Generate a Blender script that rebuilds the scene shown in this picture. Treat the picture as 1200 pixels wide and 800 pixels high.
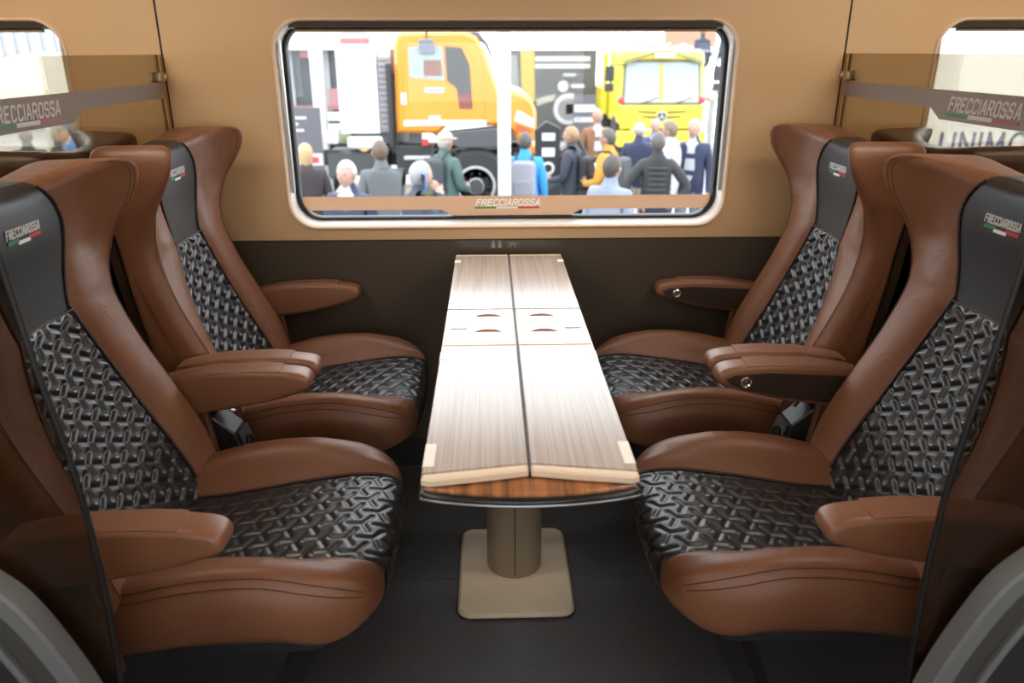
import bpy, bmesh, math, random
import numpy as np
from mathutils import Vector, Matrix
random.seed(7)
PI = math.pi
for o in list(bpy.data.objects): bpy.data.objects.remove(o)
S = bpy.context.scene
COL = S.collection

# ---------------------------------------------------------------- camera
PITCH, YAW, ROLL, CX, CZ, FPX = .3614, .0282, -.0018, -.0544, 1.33, 900.6
cy_, sy_, cp_, sp_ = math.cos(YAW), math.sin(YAW), math.cos(PITCH), math.sin(PITCH)
fw = Vector((sy_*cp_, cy_*cp_, -sp_)); ri0 = Vector((cy_, -sy_, 0)); up0 = ri0.cross(fw)
ri = math.cos(ROLL)*ri0 + math.sin(ROLL)*up0
up = -math.sin(ROLL)*ri0 + math.cos(ROLL)*up0
cam = bpy.data.cameras.new('camera'); camo = bpy.data.objects.new('camera', cam); COL.objects.link(camo)
m3 = Matrix((ri, up, -fw)).transposed()
camo.matrix_world = Matrix.Translation((CX, 0, CZ)) @ m3.to_4x4()
cam.sensor_width = 36; cam.lens = FPX/1200*36
cam.clip_start = .05; cam.clip_end = 200
cam.dof.use_dof = True; cam.dof.focus_distance = 1.75; cam.dof.aperture_fstop = 3.4
S.camera = camo

# ---------------------------------------------------------------- world: bright overcast daylight
w = bpy.data.worlds.new('World'); S.world = w; w.use_nodes = True
bg = w.node_tree.nodes['Background']; bg.inputs[0].default_value = (.93, .97, 1, 1); bg.inputs[1].default_value = 6.5
S.view_settings.view_transform = 'Standard'; S.view_settings.look = 'None'
S.view_settings.exposure = 0.0; S.view_settings.gamma = 1; S.view_settings.use_curve_mapping = False
LAMP = 24.0          # strength of the carriage ceiling lamps

# ---------------------------------------------------------------- materials
MATS = {}
def mat(name, col, rough=.5, metal=0, spec=.5, emit=None, es=0, coat=0, bump=None, noise=None, sheen=0):
    if name in MATS: return MATS[name]
    m = bpy.data.materials.new(name); m.use_nodes = True; nt = m.node_tree; b = nt.nodes['Principled BSDF']
    b.inputs['Base Color'].default_value = (*col, 1); b.inputs['Roughness'].default_value = rough
    b.inputs['Metallic'].default_value = metal; b.inputs['Specular IOR Level'].default_value = spec
    if coat: b.inputs['Coat Weight'].default_value = coat; b.inputs['Coat Roughness'].default_value = .12
    if emit: b.inputs['Emission Color'].default_value = (*emit, 1); b.inputs['Emission Strength'].default_value = es
    tc = nt.nodes.new('ShaderNodeTexCoord')
    if noise:       # (scale, amount): gentle colour variation
        n = nt.nodes.new('ShaderNodeTexNoise'); n.inputs['Scale'].default_value = noise[0]; n.inputs['Detail'].default_value = 5
        r = nt.nodes.new('ShaderNodeMapRange'); r.inputs[1].default_value = .3; r.inputs[2].default_value = .7
        r.inputs[3].default_value = 1-noise[1]; r.inputs[4].default_value = 1+noise[1]
        x = nt.nodes.new('ShaderNodeMix'); x.data_type = 'RGBA'; x.blend_type = 'MULTIPLY'; x.inputs[0].default_value = 1
        x.inputs[6].default_value = (*col, 1)
        nt.links.new(tc.outputs['Object'], n.inputs['Vector']); nt.links.new(n.outputs[0], r.inputs[0])
        nt.links.new(r.outputs[0], x.inputs[7]); nt.links.new(x.outputs[2], b.inputs['Base Color'])
    if bump:        # (scale, strength, kind)
        if bump[2] == 'v':
            n = nt.nodes.new('ShaderNodeTexVoronoi'); n.feature = 'F1'
        else:
            n = nt.nodes.new('ShaderNodeTexNoise'); n.inputs['Detail'].default_value = 4
        n.inputs['Scale'].default_value = bump[0]
        bp = nt.nodes.new('ShaderNodeBump'); bp.inputs['Strength'].default_value = bump[1]; bp.inputs['Distance'].default_value = .002
        nt.links.new(tc.outputs['Object'], n.inputs['Vector']); nt.links.new(n.outputs[0], bp.inputs['Height'])
        nt.links.new(bp.outputs[0], b.inputs['Normal'])
    MATS[name] = m; return m
def glass(name, tint, refl=.04, rough=0.0):
    if name in MATS: return MATS[name]
    m = bpy.data.materials.new(name); m.use_nodes = True; nt = m.node_tree; nt.nodes.clear()
    out = nt.nodes.new('ShaderNodeOutputMaterial'); t = nt.nodes.new('ShaderNodeBsdfTransparent'); t.inputs[0].default_value = (*tint, 1)
    g = nt.nodes.new('ShaderNodeBsdfGlossy'); g.inputs['Roughness'].default_value = rough; g.inputs[0].default_value = (1, 1, 1, 1)
    f = nt.nodes.new('ShaderNodeFresnel'); f.inputs[0].default_value = 1.45
    mu = nt.nodes.new('ShaderNodeMath'); mu.operation = 'MULTIPLY'; mu.inputs[1].default_value = refl/.04
    x = nt.nodes.new('ShaderNodeMixShader')
    nt.links.new(f.outputs[0], mu.inputs[0]); nt.links.new(mu.outputs[0], x.inputs[0]); nt.links.new(t.outputs[0], x.inputs[1]); nt.links.new(g.outputs[0], x.inputs[2])
    nt.links.new(x.outputs[0], out.inputs[0]); MATS[name] = m; return m
def frosted(name, tint, diff, k, tl=.35, tg=.5):
    """etched film on glass: part see-through, part diffuse"""
    if name in MATS: return MATS[name]
    m = bpy.data.materials.new(name); m.use_nodes = True; nt = m.node_tree; nt.nodes.clear()
    out = nt.nodes.new('ShaderNodeOutputMaterial'); t = nt.nodes.new('ShaderNodeBsdfTransparent'); t.inputs[0].default_value = (*tint, 1)
    d = nt.nodes.new('ShaderNodeBsdfDiffuse'); d.inputs[0].default_value = (*diff, 1)
    tr = nt.nodes.new('ShaderNodeBsdfTranslucent'); tr.inputs[0].default_value = (*[c*tg for c in diff], 1)
    a = nt.nodes.new('ShaderNodeMixShader'); a.inputs[0].default_value = tl
    x = nt.nodes.new('ShaderNodeMixShader'); x.inputs[0].default_value = k
    nt.links.new(d.outputs[0], a.inputs[1]); nt.links.new(tr.outputs[0], a.inputs[2])
    nt.links.new(t.outputs[0], x.inputs[1]); nt.links.new(a.outputs[0], x.inputs[2]); nt.links.new(x.outputs[0], out.inputs[0])
    MATS[name] = m; return m
def wood(name, c1, c2, rough, axis='Y', scale=55):
    if name in MATS: return MATS[name]
    m = mat(name, c1, rough, spec=.5); nt = m.node_tree; b = nt.nodes['Principled BSDF']
    tc = nt.nodes.new('ShaderNodeTexCoord'); mp = nt.nodes.new('ShaderNodeMapping')
    mp.inputs['Scale'].default_value = {'Y': (scale, 1.2, 4), 'X': (1.2, scale, 4), 'Z': (scale, scale, 1.2)}[axis]
    n = nt.nodes.new('ShaderNodeTexNoise'); n.inputs['Scale'].default_value = 2.2; n.inputs['Detail'].default_value = 6; n.inputs['Distortion'].default_value = .3
    r = nt.nodes.new('ShaderNodeValToRGB'); r.color_ramp.elements[0].position = .36; r.color_ramp.elements[1].position = .62
    r.color_ramp.elements[0].color = (*c2, 1); r.color_ramp.elements[1].color = (*c1, 1)
    nt.links.new(tc.outputs['Object'], mp.inputs[0]); nt.links.new(mp.outputs[0], n.inputs['Vector']); nt.links.new(n.outputs[0], r.inputs[0])
    nt.links.new(r.outputs[0], b.inputs['Base Color'])
    return m
BROWN = mat('brown_leather', (.19, .076, .036), .42, spec=.5, bump=(900, .12, 'v'), noise=(3, .08))
def add_wrinkle(m, scale, dist):
    nt = m.node_tree; b = nt.nodes['Principled BSDF']; old = b.inputs['Normal'].links[0].from_node
    tc = nt.nodes.new('ShaderNodeTexCoord'); n = nt.nodes.new('ShaderNodeTexNoise'); n.inputs['Scale'].default_value = scale; n.inputs['Detail'].default_value = 3; n.inputs['Distortion'].default_value = 1.2
    bp = nt.nodes.new('ShaderNodeBump'); bp.inputs['Strength'].default_value = .5; bp.inputs['Distance'].default_value = dist
    nt.links.new(tc.outputs['Object'], n.inputs['Vector']); nt.links.new(n.outputs[0], bp.inputs['Height']); nt.links.new(bp.outputs[0], old.inputs['Normal'])
add_wrinkle(BROWN, 14, .004)
BLACK = mat('black_leather', (.013, .0145, .017), .35, spec=.8, bump=(1100, .10, 'v'))
BLACKS = mat('black_smooth_leather', (.012, .0125, .014), .42, spec=.5, bump=(1100, .10, 'v'))
STITCH = mat('stitch_thread', (.07, .025, .012), .7)
PIPING = mat('dark_piping', (.05, .02, .012), .6)
SHELL = mat('seat_shell', (.022, .014, .010), .33, spec=.5)
ARMB = mat('armrest_plastic', (.205, .085, .043), .38)
ARMD = mat('armrest_dark_panel', (.035, .020, .014), .4)
CHROME = mat('chrome', (.75, .72, .68), .18, 1)
DARKM = mat('dark_metal', (.02, .02, .022), .45)
GREYM = mat('grey_metal', (.16, .16, .165), .42)
GOLD = mat('champagne_wall', (.57, .37, .19), .42, .10, bump=(300, .02, 'n'))
FRAMEB = mat('window_frame_beige', (.68, .49, .33), .38)
WAIN = mat('dark_wainscot', (.062, .047, .032), .34, noise=(2, .1))
RUBBER = mat('black_rubber', (.006, .006, .007), .5)
OLIVE = mat('blind_cassette', (.045, .033, .018), .4)
BLINDT = mat('blind_fabric', (.20, .13, .075), .6)
BEIGE = mat('beige_table_edge', (.72, .56, .40), .35)
TRAYM = mat('tray_beige', (.74, .60, .46), .22)
COLM = mat('column_bronze', (.30, .235, .165), .42, .15)
PLATE = mat('base_plate_champagne', (.54, .45, .33), .5, 0, noise=(6, .05))
LEAF = wood('pale_striped_wood', (.42, .335, .275), (.29, .22, .175), .27, 'Y', 105)
LOWW = wood('warm_brown_wood', (.40, .16, .06), (.16, .06, .025), .3, 'Y', 50)
for _m in (LEAF, TRAYM):
    _b = _m.node_tree.nodes['Principled BSDF']; _b.inputs['Coat Weight'].default_value = .35; _b.inputs['Coat Roughness'].default_value = .16
EDGE = mat('black_table_edge', (.012, .012, .013), .25)
WHITE = mat('white_paint', (.8, .8, .8), .5)
LETW = mat('white_lettering', (.82, .82, .82), .5)
GREEN = mat('flag_green', (.02, .22, .07), .5)
RED = mat('flag_red', (.55, .02, .025), .5)
FLOORM = mat('floor_vinyl', (.055, .055, .058), .42, bump=(420, .35, 'v'), noise=(180, .35))
CEILM = mat('ceiling_panel', (.70, .62, .52), .6)
LAMPM = mat('lamp_diffuser', (1, .9, .78), .5, emit=(1, .91, .80), es=LAMP)
GLASS = glass('window_glass', (.97, .98, .985), .012)
PGLASS = glass('tinted_partition_glass', (.735, .70, .62), .012)
SMOKE = glass('smoked_screen_glass', (.58, .53, .47), .012)
BAND = frosted('etched_band', (.45, .42, .39), (.66, .57, .53), .60)
WBAND = frosted('window_band_film', (.5, .4, .3), (.80, .60, .45), .95, .65, .70)
WFILM = frosted('white_film', (1, 1, 1), (.97, .97, .97), 1.0, .0, 1.0)

# ---------------------------------------------------------------- mesh helpers
def obj(name, v, f, m, parent=None, smooth=False, loc=None, rz=0):
    me = bpy.data.meshes.new(name); me.from_pydata([tuple(map(float, p)) for p in v], [], [list(map(int, q)) for q in f]); me.update()
    if isinstance(m, (list, tuple)):
        for k in m: me.materials.append(k)
    elif m: me.materials.append(m)
    if smooth:
        me.polygons.foreach_set('use_smooth', [True]*len(me.polygons))
    o = bpy.data.objects.new(name, me); COL.objects.link(o)
    if parent: o.parent = parent
    if loc: o.location = loc
    if rz: o.rotation_euler.z = rz
    return o
def tag(o, label=None, cat=None, group=None, kind=None):
    if label: o['label'] = label
    if cat: o['category'] = cat
    if group: o['group'] = group
    if kind: o['kind'] = kind
    return o
def thing(name, label, cat, loc=(0, 0, 0), rz=0, group=None):
    o = bpy.data.objects.new(name, None); COL.objects.link(o); o.location = loc; o.rotation_euler.z = rz; o.empty_display_size = .1
    return tag(o, label, cat, group)
def copy_tree(o, parent=None):
    c = o.copy(); COL.objects.link(c); c.parent = parent
    for ch in list(o.children): copy_tree(ch, c)
    return c
class MB:
    """collects shapes for ONE part"""
    def __init__(s): s.v = []; s.f = []
    def add(s, v, f):
        n = len(s.v); s.v += [tuple(p) for p in v]; s.f += [[i+n for i in q] for q in f]; return s
    def box(s, x0, x1, y0, y1, z0, z1):
        v = [(x, y, z) for z in (z0, z1) for y in (y0, y1) for x in (x0, x1)]
        return s.add(v, [[0, 2, 3, 1], [4, 5, 7, 6], [0, 1, 5, 4], [2, 6, 7, 3], [0, 4, 6, 2], [1, 3, 7, 5]])
    def prism(s, poly, a0, a1, axis='y', bev=0, steps=1):
        """extrude polygon; axis y: poly=(x,z), axis z: poly=(x,y), axis x: poly=(y,z)"""
        def P(p, a): return (p[0], a, p[1]) if axis == 'y' else ((p[0], p[1], a) if axis == 'z' else (a, p[0], p[1]))
        if bev and steps > 1:
            rings = []
            for q in range(steps+1):
                t = PI/2*q/steps; rings.append((offset_poly(poly, -bev*(1-math.sin(t))) if q < steps else poly, a0+bev*(1-math.cos(t))))
            rings += [(p_, a0+a1-a_) for p_, a_ in rings[::-1]]
        elif bev:
            c = offset_poly(poly, -bev); rings = [(c, a0), (poly, a0+bev), (poly, a1-bev), (c, a1)]
        else: rings = [(poly, a0), (poly, a1)]
        n = len(poly); v = []; f = []
        for pl, a in rings: v += [P(p, a) for p in pl]
        for k in range(len(rings)-1):
            for i in range(n): f.append([k*n+i, k*n+(i+1) % n, (k+1)*n+(i+1) % n, (k+1)*n+i])
        f.append(list(range(n))[::-1]); f.append([(len(rings)-1)*n+i for i in range(n)])
        return s.add(v, f)
    def tube(s, pts, r, seg=8, closed=False):
        pts = [Vector(p) for p in pts]; n = len(pts); v = []; f = []
        rr = r if isinstance(r, (list, tuple)) else [r]*n
        for i, p in enumerate(pts):
            t = (pts[min(i+1, n-1)]-pts[max(i-1, 0)])
            if closed: t = pts[(i+1) % n]-pts[i-1]
            if t.length < 1e-9: t = Vector((0, 0, 1))
            t.normalize(); a = Vector((0, 0, 1)) if abs(t.z) < .9 else Vector((1, 0, 0))
            e1 = t.cross(a).normalized(); e2 = t.cross(e1)
            for k in range(seg):
                q = 2*PI*k/seg; v.append(tuple(p+rr[i]*(math.cos(q)*e1+math.sin(q)*e2)))
        for i in range(n if closed else n-1):
            j = (i+1) % n
            for k in range(seg): f.append([i*seg+k, i*seg+(k+1) % seg, j*seg+(k+1) % seg, j*seg+k])
        if not closed: f.append(list(range(seg))[::-1]); f.append([(n-1)*seg+k for k in range(seg)])
        return s.add(v, f)
    def lathe(s, prof, c=(0, 0, 0), axis='z', seg=24):
        v = []; f = []
        for (r, h) in prof:
            for k in range(seg):
                q = 2*PI*k/seg; a, b = r*math.cos(q), r*math.sin(q)
                p = {'z': (a, b, h), 'y': (a, h, b), 'x': (h, a, b)}[axis]; v.append((p[0]+c[0], p[1]+c[1], p[2]+c[2]))
        n = len(prof)
        for i in range(n-1):
            for k in range(seg): f.append([i*seg+k, i*seg+(k+1) % seg, (i+1)*seg+(k+1) % seg, (i+1)*seg+k])
        f.append(list(range(seg))[::-1]); f.append([(n-1)*seg+k for k in range(seg)])
        return s.add(v, f)
    def build(s, name, m, parent=None, smooth=False, fix=True, **k):
        o = obj(name, s.v, s.f, m, parent, smooth, **k)
        if fix:
            b = bmesh.new(); b.from_mesh(o.data); bmesh.ops.recalc_face_normals(b, faces=b.faces)
            if smooth:
                for e in b.edges:
                    if len(e.link_faces) == 2 and e.calc_face_angle(0) > .7: e.smooth = False
            b.to_mesh(o.data); b.free()
        return o
def offset_poly(poly, d):
    n = len(poly); out = []
    area = sum(poly[i][0]*poly[(i+1) % n][1]-poly[(i+1) % n][0]*poly[i][1] for i in range(n))
    sg = 1 if area > 0 else -1
    for i in range(n):
        a, b, c = Vector(poly[i-1]), Vector(poly[i]), Vector(poly[(i+1) % n])
        e1 = (b-a).normalized(); e2 = (c-b).normalized()
        n1 = Vector((e1.y, -e1.x))*sg; n2 = Vector((e2.y, -e2.x))*sg
        k = n1+n2; k = k/max(.35, k.length_squared)*2
        out.append((b.x+k.x*d, b.y+k.y*d))
    return out
def rrect(x0, x1, y0, y1, r, seg=6):
    p = []
    for cx, cy, a in ((x1-r, y1-r, 0), (x0+r, y1-r, 90), (x0+r, y0+r, 180), (x1-r, y0+r, 270)):
        for k in range(seg+1):
            t = math.radians(a+90*k/seg); p.append((cx+r*math.cos(t), cy+r*math.sin(t)))
    return p
def box(name, x0, x1, y0, y1, z0, z1, m, parent=None, bev=0):
    if bev: return MB().prism([(x0, y0), (x1, y0), (x1, y1), (x0, y1)], z0, z1, 'z', bev).build(name, m, parent)
    return MB().box(x0, x1, y0, y1, z0, z1).build(name, m, parent)
def interp(tab, x):
    return float(np.interp(x, [t[0] for t in tab], [t[1] for t in tab]))
def smooth_tab(tab):
    """monotone-ish smooth interpolation (cubic hermite)"""
    xs = np.array([t[0] for t in tab]); ys = np.array([t[1] for t in tab]); d = np.gradient(ys, xs)
    def f(x):
        x = min(max(x, xs[0]), xs[-1]); i = min(max(int(np.searchsorted(xs, x))-1, 0), len(xs)-2); h = xs[i+1]-xs[i]; t = (x-xs[i])/h
        return float((2*t**3-3*t**2+1)*ys[i]+(t**3-2*t**2+t)*h*d[i]+(-2*t**3+3*t**2)*ys[i+1]+(t**3-t**2)*h*d[i+1])
    return f
def catmull(P, n):
    P = [np.array(p, float) for p in P]; Q = [2*P[0]-P[1]]+P+[2*P[-1]-P[-2]]; out = []
    m = len(P)-1
    for k in range(n):
        u = k/(n-1)*m; i = min(int(u), m-1); t = u-i; a, b, c, d = Q[i:i+4]
        out.append(.5*((2*b)+(-a+c)*t+(2*a-5*b+4*c-d)*t*t+(-a+3*b-3*c+d)*t**3))
    return out
# stroke lettering -------------------------------------------------
GL = {
 'F': [[(0, 0), (0, 1), (.62, 1)], [(0, .52), (.5, .52)]], 'E': [[(.62, 1), (0, 1), (0, 0), (.62, 0)], [(0, .52), (.52, .52)]],
 'R': [[(0, 0), (0, 1), (.5, 1), (.62, .88), (.62, .6), (.5, .48), (0, .48)], [(.34, .48), (.64, 0)]],
 'C': [[(.62, .82), (.62, .9), (.5, 1), (.12, 1), (0, .88), (0, .12), (.12, 0), (.5, 0), (.62, .1), (.62, .18)]],
 'I': [[(.0, 0), (.0, 1)]], 'A': [[(-.02, 0), (.27, 1), (.37, 1), (.66, 0)], [(.1, .3), (.55, .3)]],
 'O': [[(.12, 1), (0, .88), (0, .12), (.12, 0), (.5, 0), (.62, .12), (.62, .88), (.5, 1), (.12, 1)]],
 'S': [[(.62, .84), (.6, .92), (.5, 1), (.12, 1), (0, .88), (0, .64), (.12, .53), (.5, .5), (.62, .38), (.62, .12), (.5, 0), (.12, 0), (0, .1), (0, .18)]],
 'U': [[(0, 1), (0, .2), (.1, .05), (.31, 0), (.52, .05), (.62, .2), (.62, 1)]], 'N': [[(0, 0), (0, 1), (.62, 0), (.62, 1)]],
 'M': [[(0, 0), (.06, 1), (.4, .1), (.74, 1), (.8, 0)]],
 'o': [[(.4+.4*math.cos(t*PI/8), .5+.5*math.sin(t*PI/8)) for t in range(17)]],
 'G': [[(.72, .8), (.6, .95), (.4, 1), (.15, .9), (0, .65), (0, .35), (.15, .1), (.4, 0), (.62, .05), (.74, .2), (.74, .45), (.45, .45)]],
}
GW = {'I': .0, 'M': .8, 'o': .8, 'G': .74}
def letters(text, h, wsc=1.0, th=.14, shear=.2, gap=.3):
    """flat glyph outlines in (u,v): returns list of quads for each letter, total width"""
    res = []; x = 0
    for ch in text:
        q = []
        for st in GL[ch]:
            for a, b in zip(st[:-1], st[1:]):
                a = Vector((a[0]*wsc, a[1])); b = Vector((b[0]*wsc, b[1])); d = (b-a).normalized(); nn = Vector((-d.y, d.x))*th/2; e = d*th*.38
                c = [a-e+nn, a-e-nn, b+e-nn, b+e+nn]
                q.append([((p.x+x+p.y*shear)*h, p.y*h) for p in c])
        res.append(q); x += (GW.get(ch, .62)*wsc+gap)
    return res, (x-gap)*h
def put_letters(parent, text, h, m, place, t=.0008, width=None, **k):
    """each letter is one part; place(u,v,d)->xyz, u centred"""
    ls, wd = letters(text, h, **k)
    if width: ls = [[[(u*width/wd, v) for u, v in c] for c in q] for q in ls]; wd = width
    for q in ls:
        mb = MB()
        for kk, c in enumerate(q):
            tt = t*(1+.06*kk); v = [place(u-wd/2, vv, -kk*.02*t) for u, vv in c]+[place(u-wd/2, vv, tt) for u, vv in c]
            mb.add(v, [[0, 1, 2, 3], [7, 6, 5, 4], [0, 4, 5, 1], [1, 5, 6, 2], [2, 6, 7, 3], [3, 7, 4, 0]])
        mb.build('letter', m, parent)
    return wd
def flag_bars(parent, wd, v0, v1, place, shear=.2, t=.0008, mats=None):
    for i, m in enumerate(mats or (GREEN, LETW, RED)):
        a, b = -wd/2+wd*i/3, -wd/2+wd*(i+1)/3
        c = [(a+shear*v0, v0), (b+shear*v0, v0), (b+shear*v1, v1), (a+shear*v1, v1)]
        v = [place(u, vv, 0) for u, vv in c]+[place(u, vv, t) for u, vv in c]
        MB().add(v, [[0, 1, 2, 3], [7, 6, 5, 4], [0, 4, 5, 1], [1, 5, 6, 2], [2, 6, 7, 3], [3, 7, 4, 0]]).build('colour_bar', m, parent)

# ================================================================ carriage shell
D = 2.34; JX = .974; WP = 1.90; YB = -1.0; CEIL = 2.15; WZ = .786; FH = 1.2
XE = 2.85
def holed_panel(x0, x1, z0, z1, hole, y0, y1):
    """flat panel with a rounded hole, thickness y0..y1 (y0 faces the room)"""
    n = len(hole); hx = sum(p[0] for p in hole)/n; hz = sum(p[1] for p in hole)/n
    out = []
    for p in hole:
        dx, dz = p[0]-hx, p[1]-hz; k = 1e9
        if dx > 1e-9: k = min(k, (x1-hx)/dx)
        if dx < -1e-9: k = min(k, (x0-hx)/dx)
        if dz > 1e-9: k = min(k, (z1-hz)/dz)
        if dz < -1e-9: k = min(k, (z0-hz)/dz)
        out.append([hx+dx*k, hz+dz*k])
    for c in ((x0, z0), (x1, z0), (x0, z1), (x1, z1)):   # snap the nearest ray to each corner
        i = min(range(n), key=lambda i: (out[i][0]-c[0])**2+(out[i][1]-c[1])**2); out[i] = list(c)
    v = [(p[0], y0, p[1]) for p in out]+[(p[0], y0, p[1]) for p in hole]+[(p[0], y1, p[1]) for p in hole]+[(p[0], y1, p[1]) for p in out]
    f = []
    for i in range(n):
        j = (i+1) % n
        for k in range(3): f.append([k*n+i, k*n+j, (k+1)*n+j, (k+1)*n+i])
    return MB().add(v, f)
def window(idx, cx, Y, sgn, label):
    """train window unit: frame lip, reveal, gasket, pane, blind cassette, etched band"""
    r = thing('window_%d' % idx, None, None, (cx, Y, 0)); r['kind'] = 'structure'; r['label'] = label
    s = sgn
    H0 = rrect(-.668, .668, .818, 1.418, .085, 8); H1 = rrect(-.655, .655, .830, 1.408, .078, 8)
    G0 = rrect(-.650, .650, .837, 1.404, .072, 8); G1 = rrect(-.636, .636, .848, 1.394, .062, 8)
    n = len(H0)
    def ring(name, loops, m, smooth=True):
        v = []; f = []
        for pl, y in loops: v += [(p[0], s*y, p[1]) for p in pl]
        for k in range(len(loops)-1):
            for i in range(n): f.append([k*n+i, k*n+(i+1) % n, (k+1)*n+(i+1) % n, (k+1)*n+i])
        return MB().add(v, f).build(name, m, r, smooth)
    ring('frame_lip', [(H0, .0), (offset_poly(H0, -.004), -.007), (offset_poly(H1, .004), -.007), (H1, 0), (H1, .004)], FRAMEB)
    ring('inner_reveal', [(H1, .004), (offset_poly(H1, -.0015), .012), (G0, .052)], mat('reveal_white', (.78, .77, .75), .35))
    ring('gasket', [(G0, .052), (offset_poly(G0, -.004), .046), (offset_poly(G1, .003), .046), (G1, .052), (G1, .070)], RUBBER)
    box('pane', -.645, .645, *sorted((s*.058, s*.062)), .842, 1.400, GLASS, r)
    # blind cassette and rolled fabric edge under the head of the window
    MB().prism([(s*.001, 1.407), (s*.034, 1.407), (s*.034, 1.392), (s*.018, 1.388), (s*.003, 1.394)], -.615, .615, 'x').build('blind_cassette', OLIVE, r)
    box('blind_bar', -.60, .60, *sorted((s*.014, s*.026)), 1.381, 1.388, BLINDT, r)
    for x in (-1, 1):
        box('blind_guide', *sorted((x*.6495, x*.6435)), *sorted((s*.006, s*.022)), .93, 1.36, mat('guide_metal', (.6, .58, .55), .3, .6), r)
    return r
shell = thing('wall_window_side', 'champagne wall panels above dark brown lower panelling beside the seats', None); shell['kind'] = 'structure'
hole = rrect(-.664, .664, .822, 1.414, .083, 12)
for i, cx in enumerate((-WP, 0, WP)):
    h = [(p[0]+cx, p[1]) for p in hole]
    a, b = ((-XE, -JX-.003), (-JX+.003, JX-.003), (JX+.003, XE))[i]
    holed_panel(a, b, WZ, 1.60, h, D, D+.012).build('wall_panel', GOLD, shell)
    # upper panel curving inwards to the ceiling
    v = []; f = []
    prof = [(D, 1.60), (D-.01, 1.72), (D-.05, 1.86), (D-.14, 2.0), (D-.28, 2.09), (D-.46, CEIL)]
    for (y, z) in prof: v += [(a, y, z), (b, y, z)]
    for k in range(len(prof)-1): f.append([2*k, 2*k+1, 2*k+3, 2*k+2])
    obj('cove_panel', v, f, GOLD, shell, True)
    box('lower_panel', a, b, D-.004, D+.012, .10, WZ-.004, WAIN, shell)
    box('shadow_gap', a, b, D+.001, D+.012, WZ-.004, WZ, RUBBER, shell)
for x in (-JX, JX):
    box('joint_strip', x-.003, x+.003, D+.003, D+.012, .1, 1.6, RUBBER, shell)
for cx in (-WP, 0, WP):
    holed_panel(cx-WP/2, cx+WP/2, -.2, 2.2, [(p[0]+cx, p[1]) for p in rrect(-.69, .69, .80, 1.44, .09, 12)], D+.072, D+.082).build('outer_skin', mat('outer_skin_grey', (.3, .3, .3), .5), shell)
window(1, 0, D, 1, 'wide middle train window with rounded corners behind the table')
window(2, -WP, D, 1, 'train window behind the left tinted glass partition')
window(3, WP, D, 1, 'train window behind the right tinted glass partition')
# the other side of the carriage (behind the photographer), with its own windows
back = thing('wall_aisle_side', 'champagne wall with windows on the far side of the aisle', None); back['kind'] = 'structure'
for i, cx in enumerate((-WP, 0, WP)):
    h = [(p[0]+cx, p[1]) for p in hole]
    holed_panel(cx-WP/2+.003, cx+WP/2-.003, WZ, CEIL, h, YB, YB-.012).build('wall_panel', GOLD, back)
    box('lower_panel', cx-WP/2+.003, cx+WP/2-.003, YB-.012, YB+.004, .0, WZ, WAIN, back)
    window(4+i, cx, YB, -1, 'train window on the far side of the aisle, number %s along the wall' % ('one', 'two', 'three')[i])
for nm, x in (('wall_end_left', -XE), ('wall_end_right', XE)):
    tag(box(nm, x-.02, x+.02, YB-.02, D+.03, 0, CEIL, GOLD), 'end wall of the carriage section on the %s' % nm.split('_')[2], kind='structure')
tag(box('ceiling', -XE, XE, YB-.02, D-.44, CEIL, CEIL+.03, CEILM), 'pale carriage ceiling above the seats', kind='structure')
fl = thing('floor', 'dark grey speckled vinyl floor', None); fl['kind'] = 'structure'
for (x0, x1) in ((-XE, -.93), (-.928, .928), (.93, XE)):
    for (y0, y1) in ((YB, .30), (.302, 1.715), (1.717, D)):
        box('floor_sheet', x0, x1, y0, y1, -.02, 0, FLOORM, fl)
tag(box('baseboard_window_side', -XE, XE, D-.012, D+.004, 0, .10, DARKM), 'black skirting along the window wall', kind='structure')
# ceiling lamps
def lamp(x, y, L, W, lab, grp):
    r = thing('ceiling_light', lab, 'ceiling light', (x, y, CEIL), 0, grp)
    MB().prism(rrect(-L/2-.012, L/2+.012, -W/2-.012, W/2+.012, .03, 4), -.006, .0, 'z').build('frame', GREYM, r)
    MB().prism(rrect(-L/2, L/2, -W/2, W/2, .025, 4), -.014, -.0065, 'z').build('diffuser', LAMPM, r)
for x, sd in ((-1.55, 'left'), (1.55, 'right')):
    lamp(x, 1.30, 1.2, .20, 'warm white ceiling lamp above the %s seat backs' % sd, 'ceiling lamps')
    lamp(x, .10, 1.2, .20, 'warm white ceiling lamp above the aisle on the %s' % sd, 'ceiling lamps')

# etched band with lettering on the middle window
wb = thing('window_film', 'beige film strip with white lettering and tricolour bar across the middle window', 'window film', (0, D+.0535, 0))
poly = [(-.634, .909), (-.634, .867), (-.205, .867), (-.165, .847), (.195, .847), (.235, .867), (.634, .867), (.634, .909)]
MB().prism(poly, 0, .0015, 'y').build('film_strip', WBAND, wb)
pl = lambda u, v, d: (u, -.0003-d, .8795+v)
wd = put_letters(wb, 'FRECCIAROSSA', .0185, WFILM, pl, wsc=1.15, th=.23, shear=.3, gap=.36, width=.196)
flag_bars(wb, wd+.006, -.0095, -.0045, pl, .25, mats=(frosted('film_green', (0, 0, 0), (.05, .45, .15), .98, .5, 1.0), WFILM, frosted('film_red', (0, 0, 0), (.75, .04, .06), .98, .5, 1.0)))

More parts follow.
